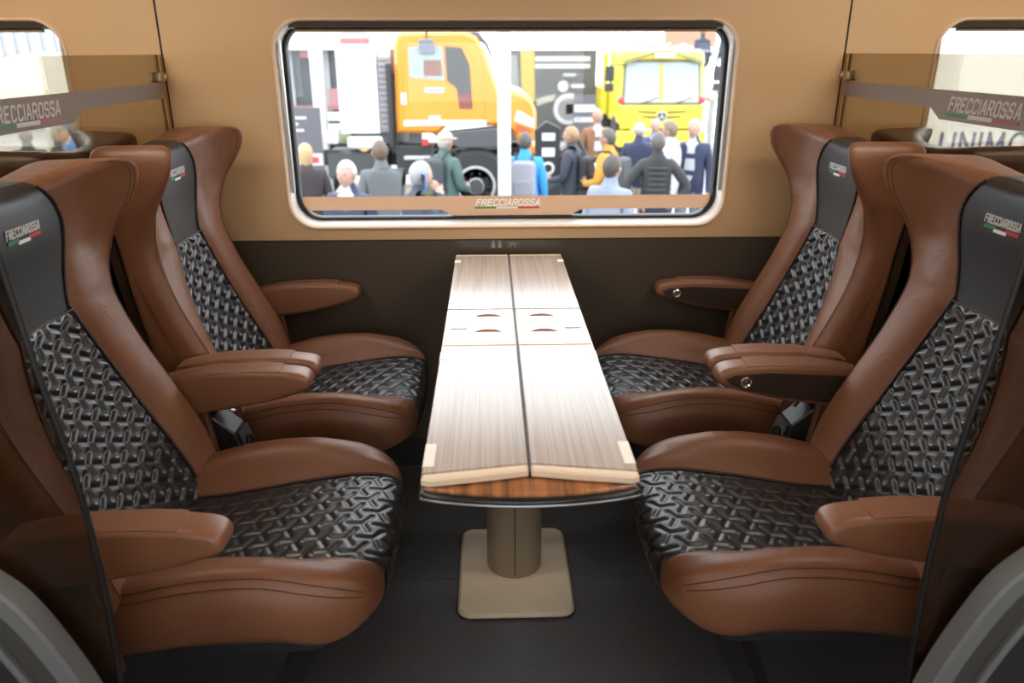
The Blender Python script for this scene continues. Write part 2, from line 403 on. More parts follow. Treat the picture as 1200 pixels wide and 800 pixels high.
# ================================================================ partitions behind the seat pairs
def partition(sx, side):
    X = sx*(JX+.008)
    r = thing('glass_partition', 'tinted glass partition with etched lettering band behind the %s seat pair' % side, 'partition', (X, 0, 0), 0, 'glass partitions behind the seats')
    box('glass_sheet', -.004, .004, .92, D-.022, .30, 1.322, PGLASS, r, .001)
    box('wall_rail', -.008, .008, D-.022, D-.002, .10, 1.322, mat('rail_gold', (.42, .27, .12), .35, .4), r)
    s = -sx
    # etched band, narrow by the wall and stepping down towards the aisle
    band = [(D-.024, 1.246), (.92, 1.246), (.92, 1.182), (1.80, 1.182), (1.845, 1.206), (D-.024, 1.207)]
    MB().prism(band, s*.0045, s*.0055, 'x').build('etched_band', BAND, r)
    cyc = 1.622 if sx < 0 else 1.645
    pl = (lambda u, v, d: (s*(.006+d), cyc+u, 1.204+v)) if sx < 0 else (lambda u, v, d: (s*(.006+d), cyc-u, 1.204+v))
    LE = mat('etched_lettering', (.62, .58, .55), .6)
    wd = put_letters(r, 'FRECCIAROSSA', .027, LE, pl, wsc=.95, th=.19, shear=.22, gap=.36, width=.245)
    flag_bars(r, wd+.008, -.0135, -.0050, pl, .22, mats=(mat('etched_green', (.10, .22, .14), .6), LE, mat('etched_red', (.38, .12, .12), .6)))
    return r
for sx, side in ((-1, 'left'), (1, 'right')):
    partition(sx, side)
    c = thing('glass_clamp', 'small bronze glass clamp at the top of the %s wall joint' % side, 'clamp', (sx*(JX+.008), D, 1.262), 0, 'glass clamps on the wall joints')
    brz = mat('clamp_bronze', (.45, .33, .2), .3, .8)
    MB().lathe([(.012, -.002), (.016, -.004), (.016, -.010), (.010, -.014), (.010, -.034)], (0, 0, 0), 'y', 16).build('stem', brz, c, True)
    for q in (-1, 1):
        MB().prism(rrect(-.052, -.026, -.014, .014, .006, 4), *sorted((q*.0065, q*.016)), 'x', .002).build('jaw', brz, c)

# ================================================================ seat
def quilt(u, v, a=.049, phi=PI/3, L=.57, sg=.0043):
    h = np.ones(u.shape); j0 = np.floor(v/(a*.8660254))
    for dj in (-1, 0, 1, 2):
        j = j0+dj; i0 = np.floor(u/a-j*.5)
        for di in (-1, 0, 1, 2):
            i = i0+di; cx = a*(i+j*.5); cy = a*.8660254*j; d2 = np.full(u.shape, 1e9)
            for k in range(3):
                t = phi+k*2*PI/3; ax, ay = math.cos(t), math.sin(t)
                px, py = u-cx, v-cy; q = np.clip(px*ax+py*ay, 0, L*a)
                d2 = np.minimum(d2, (px-q*ax)**2+(py-q*ay)**2)
            h *= 1-np.exp(-d2/sg**2)
    return h
fc = smooth_tab([(.36, .285), (.42, .278), (.47, .265), (.55, .232), (.65, .188), (.75, .153), (.82, .134), (.88, .122), (.95, .118), (1.04, .121), (1.10, .120), (1.14, .116), (1.16, .11)])
fe = smooth_tab([(.36, .300), (.42, .296), (.47, .288), (.57, .260), (.66, .218), (.77, .166), (.83, .145), (.88, .134), (.92, .136), (.96, .150), (1.0, .170), (1.04, .198), (1.08, .222), (1.11, .230), (1.135, .226), (1.16, .20)])
fs = smooth_tab([(.36, .170), (.45, .168), (.55, .162), (.65, .150), (.75, .129), (.83, .104), (.88, .088), (.93, .098), (1.0, .120), (1.05, .124), (1.10, .108), (1.135, .082), (1.16, .075)])
fwid = smooth_tab([(.36, .250), (.5, .258), (.65, .256), (.8, .248), (.88, .242), (.95, .246), (1.02, .257), (1.08, .265), (1.115, .262), (1.135, .252), (1.16, .24)])
fb = smooth_tab([(.36, .13), (.5, .115), (.65, .085), (.8, .055), (.95, .035), (1.14, .028)])
ZH = .878                                  # seam between headrest panel and quilted panel
def centre_x(z, y):
    """front surface of the centre strip"""
    return fc(z)+.010*(y/fs(z))**2*(1 if z < ZH else .6)
def bolster_section(z, k=1.0):
    c, e, s, wv, b = centre_x(z, fs(z)), fe(z), fs(z), fwid(z), fb(z)
    bump = .018 if z < .9 else .018*max(0, 1-(z-.9)/.08)
    g = (e-c); p = 1.0+1.0*min(1, max(0, (z-.9)/.1)); cv = lambda t: c+g*t**p+bump*math.sin(PI*min(1, t*.95))
    P = [(c-.004, s), (cv(.18)+.002, s+.18*(wv-s)), (cv(.5), s+.5*(wv-s)), (cv(.8), s+.8*(wv-s)), (cv(.94)+.002, wv-.010), (e-.016, wv+.002), (e-.05, wv+.001),
         ((e+b)/2-.005, wv-.004), (b+.02, wv-.012), (b, wv-.04)]
    return P
NU = 30; ZT = 1.117
zl = list(np.linspace(.37, .85, 17))+list(np.linspace(.872, ZT, 19))
RT = .024
def closing(levels):
    """levels (z, inset factor) incl. rounded top"""
    L = [(z, 0.0) for z in levels]
    for t in (20, 42, 62, 78, 90):
        a = math.radians(t); L.append((ZT+RT*math.sin(a), RT*(1-math.cos(a))))
    return L
def dip(x, y, z):
    k = min(1, max(0, (z-.98)/.15)); k = k*k*(3-2*k)
    return (x, y, z-.030*k*max(0, 1-(abs(y)/.25)**1.6))
def solid_loft(rings):
    n = len(rings[0]); v = [p for r in rings for p in r]; f = []
    for i in range(len(rings)-1):
        for k in range(n): f.append([i*n+k, i*n+(k+1) % n, (i+1)*n+(k+1) % n, (i+1)*n+k])
    v.append(tuple(np.mean(np.array(rings[-1]), axis=0))); f += [[(len(rings)-1)*n+k, (len(rings)-1)*n+(k+1) % n, len(v)-1] for k in range(n)]
    v.append(tuple(np.mean(np.array(rings[0]), axis=0))); f += [[(k+1) % n, k, len(v)-1] for k in range(n)]
    return v, f
def build_back(seat):
    for sd in (1, -1):
        rings = []
        for z, ins in closing(zl):
            zz = min(z, ZT+.024); P = catmull(bolster_section(zz), NU)
            b = fb(zz); s = fs(zz)
            P += [np.array((b-.002, s+.02)), np.array((b, s)), np.array(((b+centre_x(zz, s))/2, s))]
            if ins:
                Q = []; cx = (fb(zz)+centre_x(zz, s))/2
                for p in P:
                    x, y = p
                    if y > s+.001: y = s+(y-s)*(1-ins/(fwid(zz)-s))
                    lo, hi = b+ins, None
                    mid = (b+max(q[0] for q in P if abs(q[1]-p[1]) < .03))/2
                    half = max(.02, abs(x-mid)); x = mid+(x-mid)*max(0, 1-ins/half)
                    Q.append(np.array((x, y)))
                P = Q
            rings.append([dip(p[0], sd*p[1], z) for p in P])
        v, f = solid_loft(rings)
        bo = MB().add(v, f).build('side_bolster', BROWN, seat, True)
        # double row of stitching just inside the outer edge, single piping along the centre seam
        nz = len(zl)
        for idx, rad in ((11.4, .0007), (12.4, .0007)):
            pts = []
            for i in range(nz+2):
                R = rings[i]; a = int(idx); t = idx-a; p = Vector(R[a])*(1-t)+Vector(R[a+1])*t
                pts.append(p+Vector((.0006, sd*.0002, 0)))
            MB().tube(pts, rad, 5).build('stitching', STITCH, bo, True)
        pts = [Vector(rings[i][0])+Vector((.004, 0, 0)) for i in range(nz+2)]
        MB().tube(pts, .0028, 6).build('piping', PIPING, bo, True)
    # quilted centre panel
    nz, ny = 190, 116
    Z = np.linspace(.375, ZH-.002, nz); T = np.linspace(-1, 1, ny)
    arc = np.concatenate([[0], np.cumsum(np.hypot(np.diff(Z), np.diff([fc(z) for z in Z])))])
    Y = np.array([[fs(z)*t for t in T] for z in Z]); X = np.array([[centre_x(z, fs(z)*t) for t in T] for z in Z]); ZZ = np.repeat(Z[:, None], ny, 1)
    Hh = quilt(np.repeat(arc[:, None], ny, 1)+.012, Y)*.0062
    edge = np.clip((1-np.abs(T))*np.array([fs(z) for z in Z])[:, None]/.012, 0, 1); Hh *= edge
    Hh *= np.clip((Z[-1]-ZZ)/.012, 0, 1)
    dx = np.gradient(np.array([fc(z) for z in Z]), Z); nrm = np.hypot(1, dx)
    X2 = X+Hh/nrm[:, None]-.004; Z2 = ZZ-Hh*(dx/nrm)[:, None]
    v = np.stack([X2, Y, Z2], -1).reshape(-1, 3); f = [[i*ny+k, i*ny+k+1, (i+1)*ny+k+1, (i+1)*ny+k] for i in range(nz-1) for k in range(ny-1)]
    obj('quilted_back_panel', v, f, BLACK, seat, True)
    # smooth headrest panel
    rings = []
    for z, ins in closing([z for z in np.linspace(ZH, ZT, 17)]):
        zz = min(z, ZT+.024); s = fs(zz); P = [(centre_x(zz, s*t)+(.006*(1-t*t))-.002-ins, s*t*1.0) for t in np.linspace(1, -1, 15)]
        b = fb(zz)+ins*.8; P += [(b, -s), (b, 0), (b, s)]
        rings.append([dip(p[0], p[1], z) for p in P])
    v, f = solid_loft(rings); hp = MB().add(v, f).build('headrest_panel', BLACKS, seat, True)
    MB().tube([(centre_x(ZH, fs(ZH)*t)+.004, fs(ZH)*t, ZH-.001) for t in np.linspace(-1, 1, 13)], .002, 6).build('panel_seam', PIPING, hp, True)
    # emblem: word and tricolour bar printed on the headrest panel
    em = lambda u, v, d: (fc(1.04)+.0046+.0004+d+.010*.6*(u/.125)**2-.006*(u/.125)**2, u, 1.040+v)
    EM = mat('emblem_silver', (.62, .62, .62), .35)
    wd = put_letters(hp, 'FRECCIAROSSA', .0135, EM, em, t=.0006, wsc=.75, th=.22, shear=.22, gap=.3, width=.098)
    for i, (m, a, b, v0) in enumerate(((GREEN, -.5, -.17, -.010), (LETW, -.2, .16, -.014), (RED, .13, .5, -.010))):
        c = [(a*wd, v0), (b*wd, v0), (b*wd+.002, v0+.006), (a*wd+.002, v0+.006)]
        vv = [em(p[0], p[1], 0) for p in c]+[em(p[0], p[1], .0006) for p in c]
        MB().add(vv, [[0, 1, 2, 3], [7, 6, 5, 4], [0, 4, 5, 1], [1, 5, 6, 2], [2, 6, 7, 3], [3, 7, 4, 0]]).build('colour_bar', m, hp)
    # rear shell
    rings = []
    for z in np.linspace(.20, 1.085, 22):
        zz = max(.36, z); b = fb(zz); wv = fwid(zz)-.012
        if z < .36: wv = .20
        P = [(b+.012, wv), (b-.010, wv-.004), (b-.024, wv-.03), (b-.030, 0), (b-.024, -wv+.03), (b-.010, -wv+.004), (b+.012, -wv), (b+.012, 0)]
        rings.append([dip(p[0], p[1], z) for p in P])
    v, f = solid_loft(rings); MB().add(v, f).build('back_shell', SHELL, seat, True)
# cushion
xf0, xr = .643, .235
def cz(x): return interp([(.2, .425), (.35, .438), (.5, .462), (.62, .476), (.8, .478)], x)
def bz(x): return interp([(.2, .466), (.3, .492), (.38, .512), (.46, .522), (.54, .523), (.62, .514), (.7, .500), (.8, .49)], x)
def csd(x): return interp([(.2, .135), (.4, .142), (.6, .152), (.8, .150)], x)
def build_cushion(seat):
    ZB = .372; RF = .078
    lev = [(x, 0) for x in np.linspace(xr, xf0, 14)]+[(xf0+RF*math.sin(math.radians(t)), math.radians(t)) for t in (12, 24, 36, 48, 58, 67, 75, 82, 87)]
    for sd in (1, -1):
        rings = []
        for x, a in lev:
            c0, b0, s, wv = cz(x), bz(x), csd(x), .268
            rear = max(0, (.33-x)/.12); wv -= .02*rear
            P = [(s, c0-.003), (s+.018, c0+.020), (s+.045, b0-.005), (.5*(s+.045)+.5*wv, b0+.001), (wv-.020, b0-.012), (wv-.003, b0-.045), (wv, b0-.085), (wv-.010, b0-.125), (wv-.035, ZB), (s+.02, ZB-.002), (s, ZB)]
            P = catmull(P, NU)+[np.array((s, (c0+ZB)/2))]
            if a:
                k = math.cos(a)**.62; q = 1-k; zm = .437
                P = [np.array((y-(y-s)*.50*q if y > s else y, zm+(z-zm)*k)) for y, z in P]
            rings.append([(x-(.065*max(0, (p[0]-s)/(.268-s))**2 if a else .065*max(0, (p[0]-s)/(.268-s))**2*max(0, (x-.5)/(xf0-.5))), sd*p[0], p[1]) for p in P])
        v, f = solid_loft(rings); bo = MB().add(v, f).build('seat_bolster', BROWN, seat, True)
        for idx in (11.3, 12.7):
            pts = []
            for R in rings[1:-2]:
                i = int(idx); t = idx-i; p = Vector(R[i])*(1-t)+Vector(R[i+1])*t; pts.append(p+Vector((.0004, sd*.0004, .0008)))
            MB().tube(pts, .0010, 5).build('stitching', STITCH, bo, True)
        MB().tube([Vector(R[0])+Vector((0, 0, .003)) for R in rings[:-1]], .0026, 6).build('piping', PIPING, bo, True)
    # quilted strip: along the top, over the front and under
    path = [(x, cz(x)-.003) for x in np.linspace(xr-.01, xf0, 60)]
    zm = .437
    for t in np.linspace(3, 90, 26):
        a = math.radians(t); k = math.cos(a)**.62; x = xf0+RF*math.sin(a); path.append((x+.002, zm+(cz(x)-.003-zm)*k))
    for t in np.linspace(87, 0, 20):
        a = math.radians(t); k = math.cos(a)**.62; path.append((xf0+RF*math.sin(a)+.002*t/90, zm+(ZB-zm)*k))
    path.append((xf0-.08, ZB))
    pa = np.array(path); al = np.concatenate([[0], np.cumsum(np.hypot(*np.diff(pa, axis=0).T))])
    n = int(al[-1]/.0030); A = np.linspace(0, al[-1], n); px = np.interp(A, al, pa[:, 0]); pz = np.interp(A, al, pa[:, 1])
    tx = np.gradient(px); tz = np.gradient(pz); ln = np.hypot(tx, tz); nx, nz = -tz/ln, tx/ln
    ker = np.ones(9)/9; nx = np.convolve(np.pad(nx, 4, 'edge'), ker, 'valid'); nz = np.convolve(np.pad(nz, 4, 'edge'), ker, 'valid')
    ny = 106; T = np.linspace(-1, 1, ny); sv = np.array([csd(min(x, .7)) for x in px])
    Y = sv[:, None]*T[None]; H = quilt(np.repeat(A[:, None], ny, 1)+.02, Y)*.0034
    H *= np.clip((1-np.abs(T))[None]*sv[:, None]/.012, 0, 1)
    crown = .006*(1-T[None]**2)
    off = H+crown
    v = np.stack([px[:, None]+nx[:, None]*off, Y, pz[:, None]+nz[:, None]*off], -1).reshape(-1, 3)
    f = [[i*ny+k, i*ny+k+1, (i+1)*ny+k+1, (i+1)*ny+k] for i in range(n-1) for k in range(ny-1)]
    obj('quilted_seat_panel', v, [q[::-1] for q in f], BLACK, seat, True)
    # pan, plinth, rail and foot
    MB().prism(rrect(.10, .640, -.235, .235, .05, 5), .345, .3765, 'z', .006).build('seat_pan', DARKM, seat, True)
    MB().prism([(.14, .345), (.56, .345), (.50, .20), (.46, .04), (.16, .04)], -.17, .17, 'y', .008).build('plinth', DARKM, seat)
    for y in (-.19, .19): box('floor_rail', .10, .42, y-.022, y+.022, .001, .030, GREYM, seat, .004)
    MB().prism([(.16, .0305), (.50, .0305), (.46, .075), (.20, .075)], -.24, .24, 'y', .006).build('foot', DARKM, seat)
def build_arm(seat, sd):
    y0, y1 = (.268, .332)
    prof = [(.165, .625), (.22, .652), (.30, .664), (.40, .667), (.470, .662), (.502, .654), (.513, .638), (.508, .622), (.485, .612), (.44, .598), (.36, .580), (.26, .565), (.20, .562), (.17, .58)]
    prof = [tuple(p) for p in catmull(prof+prof[:1], 53)[:-1]]
    arm = MB().prism(prof, *sorted((sd*y0, sd*y1)), 'y', .012, 4).build('armrest', ARMB, seat, True)
    pad = [(.185, .646), (.22, .6550), (.30, .6668), (.40, .6698), (.447, .6668), (.449, .658), (.40, .660), (.30, .657), (.22, .645)]
    MB().prism(pad, *sorted((sd*(y0+.004), sd*(y1-.004))), 'y', .003).build('arm_pad', mat('arm_pad_leather', (.22, .095, .052), .42, bump=(900, .12, 'v')), arm, True)
    MB().prism([(.19, .60), (.27, .60), (.30, .36), (.20, .36)], *sorted((sd*(y0+.004), sd*(y0+.024))), 'y', .005).build('arm_bracket', mat('bracket_brown', (.09, .035, .018), .45), arm, True)
    if sd < 0:   # right-hand arm carries the recline button on a dark inner panel
        yi = sd*y0
        pp = [(.22, .640), (.40, .650), (.475, .645), (.496, .635), (.485, .622), (.44, .607), (.36, .590), (.26, .575), (.215, .575)]
        MB().prism(pp, yi-.002, yi+.002, 'y').build('inner_panel', ARMD, arm)
        MB().lathe([(.0135, 0), (.0135, .006), (.011, .008), (.0095, .006), (.0095, .004), (.004, .0045)], (.452, yi+.001, .630), 'y', 20).build('recline_button', CHROME, arm, True)
def make_seat():
    s = thing('train_seat', 'x', 'seat')
    build_back(s); build_cushion(s); build_arm(s, 1); build_arm(s, -1)
    return s
SX = .970; YN, YF = 1.31, 1.99
seat0 = make_seat()
spots = [(-SX, YF, 0, 'brown and black leather winged seat on the left beside the window'), (-SX-.004, YN, 0, 'brown and black leather winged seat on the left nearest the aisle'),
         (SX, YF, PI, 'brown and black leather winged seat on the right beside the window'), (SX, YN, PI, 'brown and black leather winged seat on the right nearest the aisle')]
BX = JX+.004
nbr = [(-BX-.02, YF, PI, 'leather seat behind the left glass partition, beside the window'), (-BX-.02, YN, PI, 'leather seat behind the left glass partition, nearest the aisle'),
       (BX+.02, YF, 0, 'leather seat behind the right glass partition, beside the window'), (BX+.02, YN, 0, 'leather seat behind the right glass partition, nearest the aisle')]
for i, (x, y, a, lab) in enumerate(spots+nbr):
    s = seat0 if i == 0 else copy_tree(seat0)
    if i >= 4:
        s.scale = (.99, .99, .99)
        for ch in s.children:
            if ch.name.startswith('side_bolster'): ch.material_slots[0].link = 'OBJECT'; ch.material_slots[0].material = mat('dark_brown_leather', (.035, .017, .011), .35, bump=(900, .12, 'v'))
    s.location = (x, y, 0); s.rotation_euler.z = a; s['label'] = lab; s['group'] = 'winged seats around the table' if i < 4 else 'seats behind the glass partitions'
# power console between each pair
for sx, side in ((-1, 'left'), (1, 'right')):
    c = thing('power_console', 'dark grey socket console between the two %s seats' % side, 'console', (sx*.70, 1.65, 0), 0 if sx < 0 else PI, 'socket consoles between seats')
    CG = mat('console_grey', (.022, .022, .024), .4)
    MB().prism([(-.10, .30), (.05, .30), (.085, .36), (.045, .50), (.0, .54), (-.10, .55)], -.036, .036, 'y', .004).build('housing', CG, c)
    MB().prism([(.050, .495), (.089, .362), (.092, .365), (.054, .497)], -.030, .030, 'y').build('face_plate', mat('console_plate', (.05, .05, .054), .35), c)
    n = Vector((.96, 0, .28))
    for k, (t, r) in enumerate(((.30, .021), (.78, .017))):
        p = Vector((.054+(.092-.054)*t, 0, .497+(.365-.497)*t))
        m = MB()
        e1 = Vector((0, 1, 0)); e2 = n.cross(e1).normalized()
        ring = lambda rad, d: [tuple(p+n*d+rad*(math.cos(q*PI/8)*e1+math.sin(q*PI/8)*e2)) for q in range(16)]
        R = [ring(r, 0), ring(r, .004), ring(r*.82, .004), ring(r*.8, .001)]
        v, f = solid_loft(R); m.add(v, f).build('socket', RUBBER, c, True)
    p = Vector((.054+.038*.55, .012, .497-.132*.55)); MB().lathe([(.003, -.001), (.003, .002)], tuple(p), 'x', 8).build('status_light', mat('led_cyan', (.1, .5, .5), .3, emit=(.2, .9, .9), es=2), c)
    MB().tube([(-.02, -.01, .548), (.02, .004, .553), (.035, .01, .535)], .0045, 8).build('release_lever', CHROME, c, True)

# ================================================================ table
tb = thing('folding_table', 'narrow folding table with pale striped leaves on a bronze column by the window', 'table', (0, 0, 0))
TZ = .75; HW = .161
# lower board with convex front edge
front = [(-HW+.005, .978)]+[(x, .978-.023*(1-(x/(HW-.005))**2)) for x in np.linspace(-HW+.015, HW-.015, 13)]+[(HW-.005, .978)]
lowp = front+[(HW-.005, 2.285), (-HW+.005, 2.285)]
lb = MB().prism(lowp, .716, .7335, 'z', .002).build('lower_board', LOWW, tb)
edgep = [Vector((x, y, .722)) for x, y in [(-HW+.004, 1.2)]+front+[(HW-.004, 1.2)]]
MB().tube([(p.x*1.010, p.y-.002, .722) for p in edgep], .0066, 10).build('black_edge', EDGE, lb, True)
MB().tube([(p.x*1.028, p.y-.0075, .7185) for p in edgep], .0022, 8).build('chrome_line', mat('dull_chrome', (.28, .28, .28), .35, .9), lb, True)  # thin grey tube stands in for the highlight along the black edge
for sx in (-1, 1):
    xa, xb = sorted((sx*.0014, sx*HW))
    for (y0, y1, nm) in ((.984, 1.510, 'folding_leaf'), (1.757, 2.285, 'folding_leaf')):
        # leaf: pale wood with beige edge banding
        xi, xo = sx*.0022, sx*(HW-.001)
        if y0 < 1:      # front leaf: slanting front edge, outer corner nearer the aisle
            fi, fo = 1.000, .974
            l = MB().prism([(xi, fi+.016), (xo, fo+.016), (xo, y1), (xi, y1)], TZ-.0145, TZ, 'z', .0015).build(nm, LEAF, tb)
            MB().prism([(xi, fi+.0155), (xi, fi-.001), (xo*.5, (fi+fo)/2-.003), (xo*.93, fo-.001), (xo, fo+.004), (xo, fo+.0155)], TZ-.0150, TZ-.0005, 'z', .003).build('edge_band', BEIGE, l, True)
        else:
            l = box(nm, *sorted((xi, xo)), y0, y1-.016, TZ-.0145, TZ, LEAF, tb, .0015)
            box('edge_band', *sorted((xi, xo)), y1-.0155, y1, TZ-.0150, TZ-.0005, BEIGE, l, .002)
        for yy in ((1.045, 1.455) if y0 < 1 else (2.205,)):
            x0, x1 = sorted((sx*(HW-.019), sx*(HW-.0005)))
            hgt = .036 if yy < 1.1 else (.022 if yy < 2 else .014)
            box('hinge_plate', x0, x1, yy-hgt, yy+hgt, TZ-.010, TZ+.0008, mat('hinge_white', (.82, .76, .66), .3), l, .0015)
    t = MB().prism(rrect(xa+.001, xb-.001, 1.515, 1.752, .004, 2), TZ-.0145, TZ+.0005, 'z', .002).build('centre_tray', TRAYM, tb)
    box('tray_edge', xa+.001, xb-.001, 1.5105, 1.5145, TZ-.013, TZ-.001, mat('tray_edge_copper', (.62, .33, .16), .3), t)
    cx = sx*.062
    for yy in (1.585, 1.690):
        # shallow finger recess: copper crescent standing under the far rim
        m = MB(); v = []; f = []
        K = 14
        for i in range(K+1):
            a = math.radians(15+150*i/K); o_ = (cx+.031*math.cos(a), yy+.026*math.sin(a)); wdt = .017*math.sin(PI*i/K)+.0006
            v += [(o_[0], o_[1], TZ+.0011), (o_[0], o_[1]-wdt, TZ+.0006)]
        for i in range(K): f.append([2*i, 2*i+1, 2*i+3, 2*i+2])
        n0 = len(v); v2 = v+[(p[0], p[1], TZ-.002) for p in v]; 
        f2 = f+[[n0+2*i, n0+2*i+2, n0+2*i+3, n0+2*i+1] for i in range(K)]
        f2 += [[2*i, 2*i+2, n0+2*i+2, n0+2*i] for i in range(K)]+[[2*i+1, n0+2*i+1, n0+2*i+3, 2*i+3] for i in range(K)]+[[0, n0, n0+1, 1], [2*K, 2*K+1, n0+2*K+1, n0+2*K]]
        m.add(v2, f2).build('finger_recess', mat('recess_copper', (.22, .075, .028), .7, spec=.15), t)
    x0, x1 = sorted((sx*.108, sx*.146)); tab_ = MB().prism(rrect(x0, x1, 1.615, 1.650, .004, 3), TZ-.001, TZ+.0022, 'z', .0008).build('latch', TRAYM, t)
    box('latch_lip', x0+.002, x1-.002, 1.612, 1.6148, TZ-.001, TZ+.0012, mat('latch_grey', (.25, .23, .2), .4), t)  # grey strip colours in the shadow line along the latch
box('centre_joint', -.0021, .0021, 1.0, 2.285, .7345, .744, RUBBER, tb)
# column and base plate
MB().lathe([(.072, .016), (.072, .02), (.074, .024), (.074, .708), (.078, .7155)], (0, 1.762, 0), 'z', 40).build('column', COLM, tb, True)
box('column_seam', -.0012, .0012, 1.6875, 1.690, .026, .708, RUBBER, tb)
bp = MB().prism(rrect(-.148, .148, 1.550, 1.925, .035, 6), .0005, .016, 'z', .006).build('base_plate', PLATE, tb, True)

# pictogram sticker on the lower wall panel
st = thing('pictogram_sticker', 'pale seat pictogram sticker on the dark panel above the table end', 'sticker', (-.036, D-.0045, .7685))
SG = mat('pictogram_grey', (.34, .30, .25), .5); SB = mat('sticker_film', (.085, .068, .05), .4)
for dx in (0, .050):
    box('film', dx-.022, dx+.022, -.0006, 0, -.012, .014, SB, st)
for (dx, dz) in ((-.010, .004), (.010, .004)):
    MB().lathe([(.0035, -.0002), (.0035, .0002)], (dx, -.0008, dz+.005), 'y', 12).build('icon_head', SG, st)
    MB().prism([(dx-.0055, -.010), (dx+.0055, -.010), (dx+.0035, .004), (dx-.0035, .004)], -.0010, -.0007, 'y').build('icon_body', SG, st)
MB().prism([(.036, .004), (.064, .004), (.064, .0055), (.036, .0055)], -.0010, -.0007, 'y').build('icon_line', SG, st)
MB().prism([(.040, -.008), (.046, .003), (.0555, .003), (.060, -.008), (.057, -.008), (.0535, .001), (.048, .001), (.043, -.008)], -.0010, -.0007, 'y').build('icon_table', SG, st)

# ================================================================ aisle screens (smoked glass on a grey curved base)
for sx, side in ((-1, 'left'), (1, 'right')):
    r = thing('aisle_screen', 'smoked glass side screen on a curved grey base at the bottom %s' % side, 'screen', (0, .862, 0), 0, 'smoked screens beside the aisle')
    xo = .592 if sx < 0 else .556
    gp = [(xo+.028, 1.30), (xo+.018, 1.12), (xo+.006, .98), (xo-.008, .86), (xo-.014, .76), (xo-.014, .62), (xo, .40), (xo+.03, .22), (.955, .22), (.955, 1.30)]
    gp = [tuple(p) for p in catmull(gp[:8], 29)]+gp[8:]
    e = [Vector((sx*a, 0, b)) for a, b in gp[:29]]
    MB().prism([(sx*a, b) for a, b in gp], -.004, .004, 'y', .001).build('smoked_pane', SMOKE, r)
    MB().tube([tuple(p) for p in e], .0042, 8).build('dark_edge', RUBBER, r, True)
    # grey base shell, swooping down towards the footwell
    q = .862/.78; o2 = 0.0 if sx < 0 else -.04
    def arc(off): 
        pts = [(.76, .845), (.70, .818), (.641, .766), (.601, .722), (.565, .643), (.543, .574), (.528, .50), (.520, .42), (.516, .30)]
        pts = [((a+o2)*q, 1.33-(1.33-b)*q) for a, b in pts]
        pts = [tuple(p) for p in catmull(pts, 33)]
        if off: pts = [(a+off*.75, b-off*.66) for a, b in pts]
        return pts
    def swoop(off0, off1, y0, y1, bev): 
        A = arc(off0); B = arc(off1); B = [(a, b) for a, b in B]
        return MB().prism([(sx*a, b) for a, b in A]+[(sx*a, b) for a, b in B[::-1]], y0, y1, 'y', bev)
    SH = mat('screen_base_grey', (.13, .137, .14), .42); IN = mat('screen_base_inset', (.05, .048, .045), .5)
    swoop(.0, .030, -.045, -.006, .004).build('base_rim', SH, r, True)
    swoop(.031, .066, -.036, -.008, .003).build('base_inset', IN, r, True)
    swoop(.067, .078, -.045, -.006, .003).build('inner_rim', SH, r, True)
    swoop(.079, .26, -.030, -.008, .003).build('base_panel', mat('base_panel_black', (.02, .02, .021), .5), r, True)

# ================================================================ outside: the open-air show ground
ZG = -1.30
gm = mat('pale_asphalt', (.30, .30, .31), .85, noise=(1.2, .12))
tag(obj('ground', [(-45, 3.2, ZG), (45, 3.2, ZG), (45, 60, ZG), (-45, 60, ZG)], [[0, 1, 2, 3]], gm), 'pale asphalt show ground outside the windows', kind='structure')
tag(obj('ground_aisle_side', [(-45, -40, ZG), (45, -40, ZG), (45, 3.2, ZG), (-45, 3.2, ZG)], [[0, 1, 2, 3]], gm), 'pale asphalt beneath the carriage', kind='structure')
def M_(n, c, r=.5, **k): return mat('outside_'+n, c, r, **k)
def uvsphere(c, r, nu=12, nv=9, fn=None):
    v = []; f = []
    for i in range(nv+1):
        t = PI*i/nv
        for k in range(nu):
            a = 2*PI*k/nu; p = [math.sin(t)*math.cos(a), math.sin(t)*math.sin(a), math.cos(t)]
            if fn: p = fn(p)
            v.append((c[0]+r[0]*p[0], c[1]+r[1]*p[1], c[2]+r[2]*p[2]))
    for i in range(nv):
        for k in range(nu): f.append([i*nu+k, (i+1)*nu+k, (i+1)*nu+(k+1) % nu, i*nu+(k+1) % nu])
    return v, f
ARMS = {'down': ((.235, -.02, 1.14), (.25, .05, .90), (.245, .085, .82)), 'hips': ((.36, -.07, 1.17), (.235, -.115, 1.00), (.17, -.145, .965)),
        'phone': ((.30, .06, 1.19), (.185, .12, 1.48), (.135, .09, 1.57)), 'front': ((.235, .03, 1.15), (.16, .23, 1.10), (.10, .285, 1.13)),
        'pocket': ((.27, -.05, 1.15), (.225, .05, .97), (.20, .08, .90)), 'chin': ((.22, .12, 1.16), (.11, .20, 1.42), (.06, .17, 1.50))}
HEADC = (0, .025, 1.655)
def headfn(p):
    x, y, z = p
    if z < 0: x *= 1+.28*z; y = y*(1+.10*z)+(-.06*z if y > 0 else 0)
    if y < -.3: y *= 1.05
    return [x, y, z]
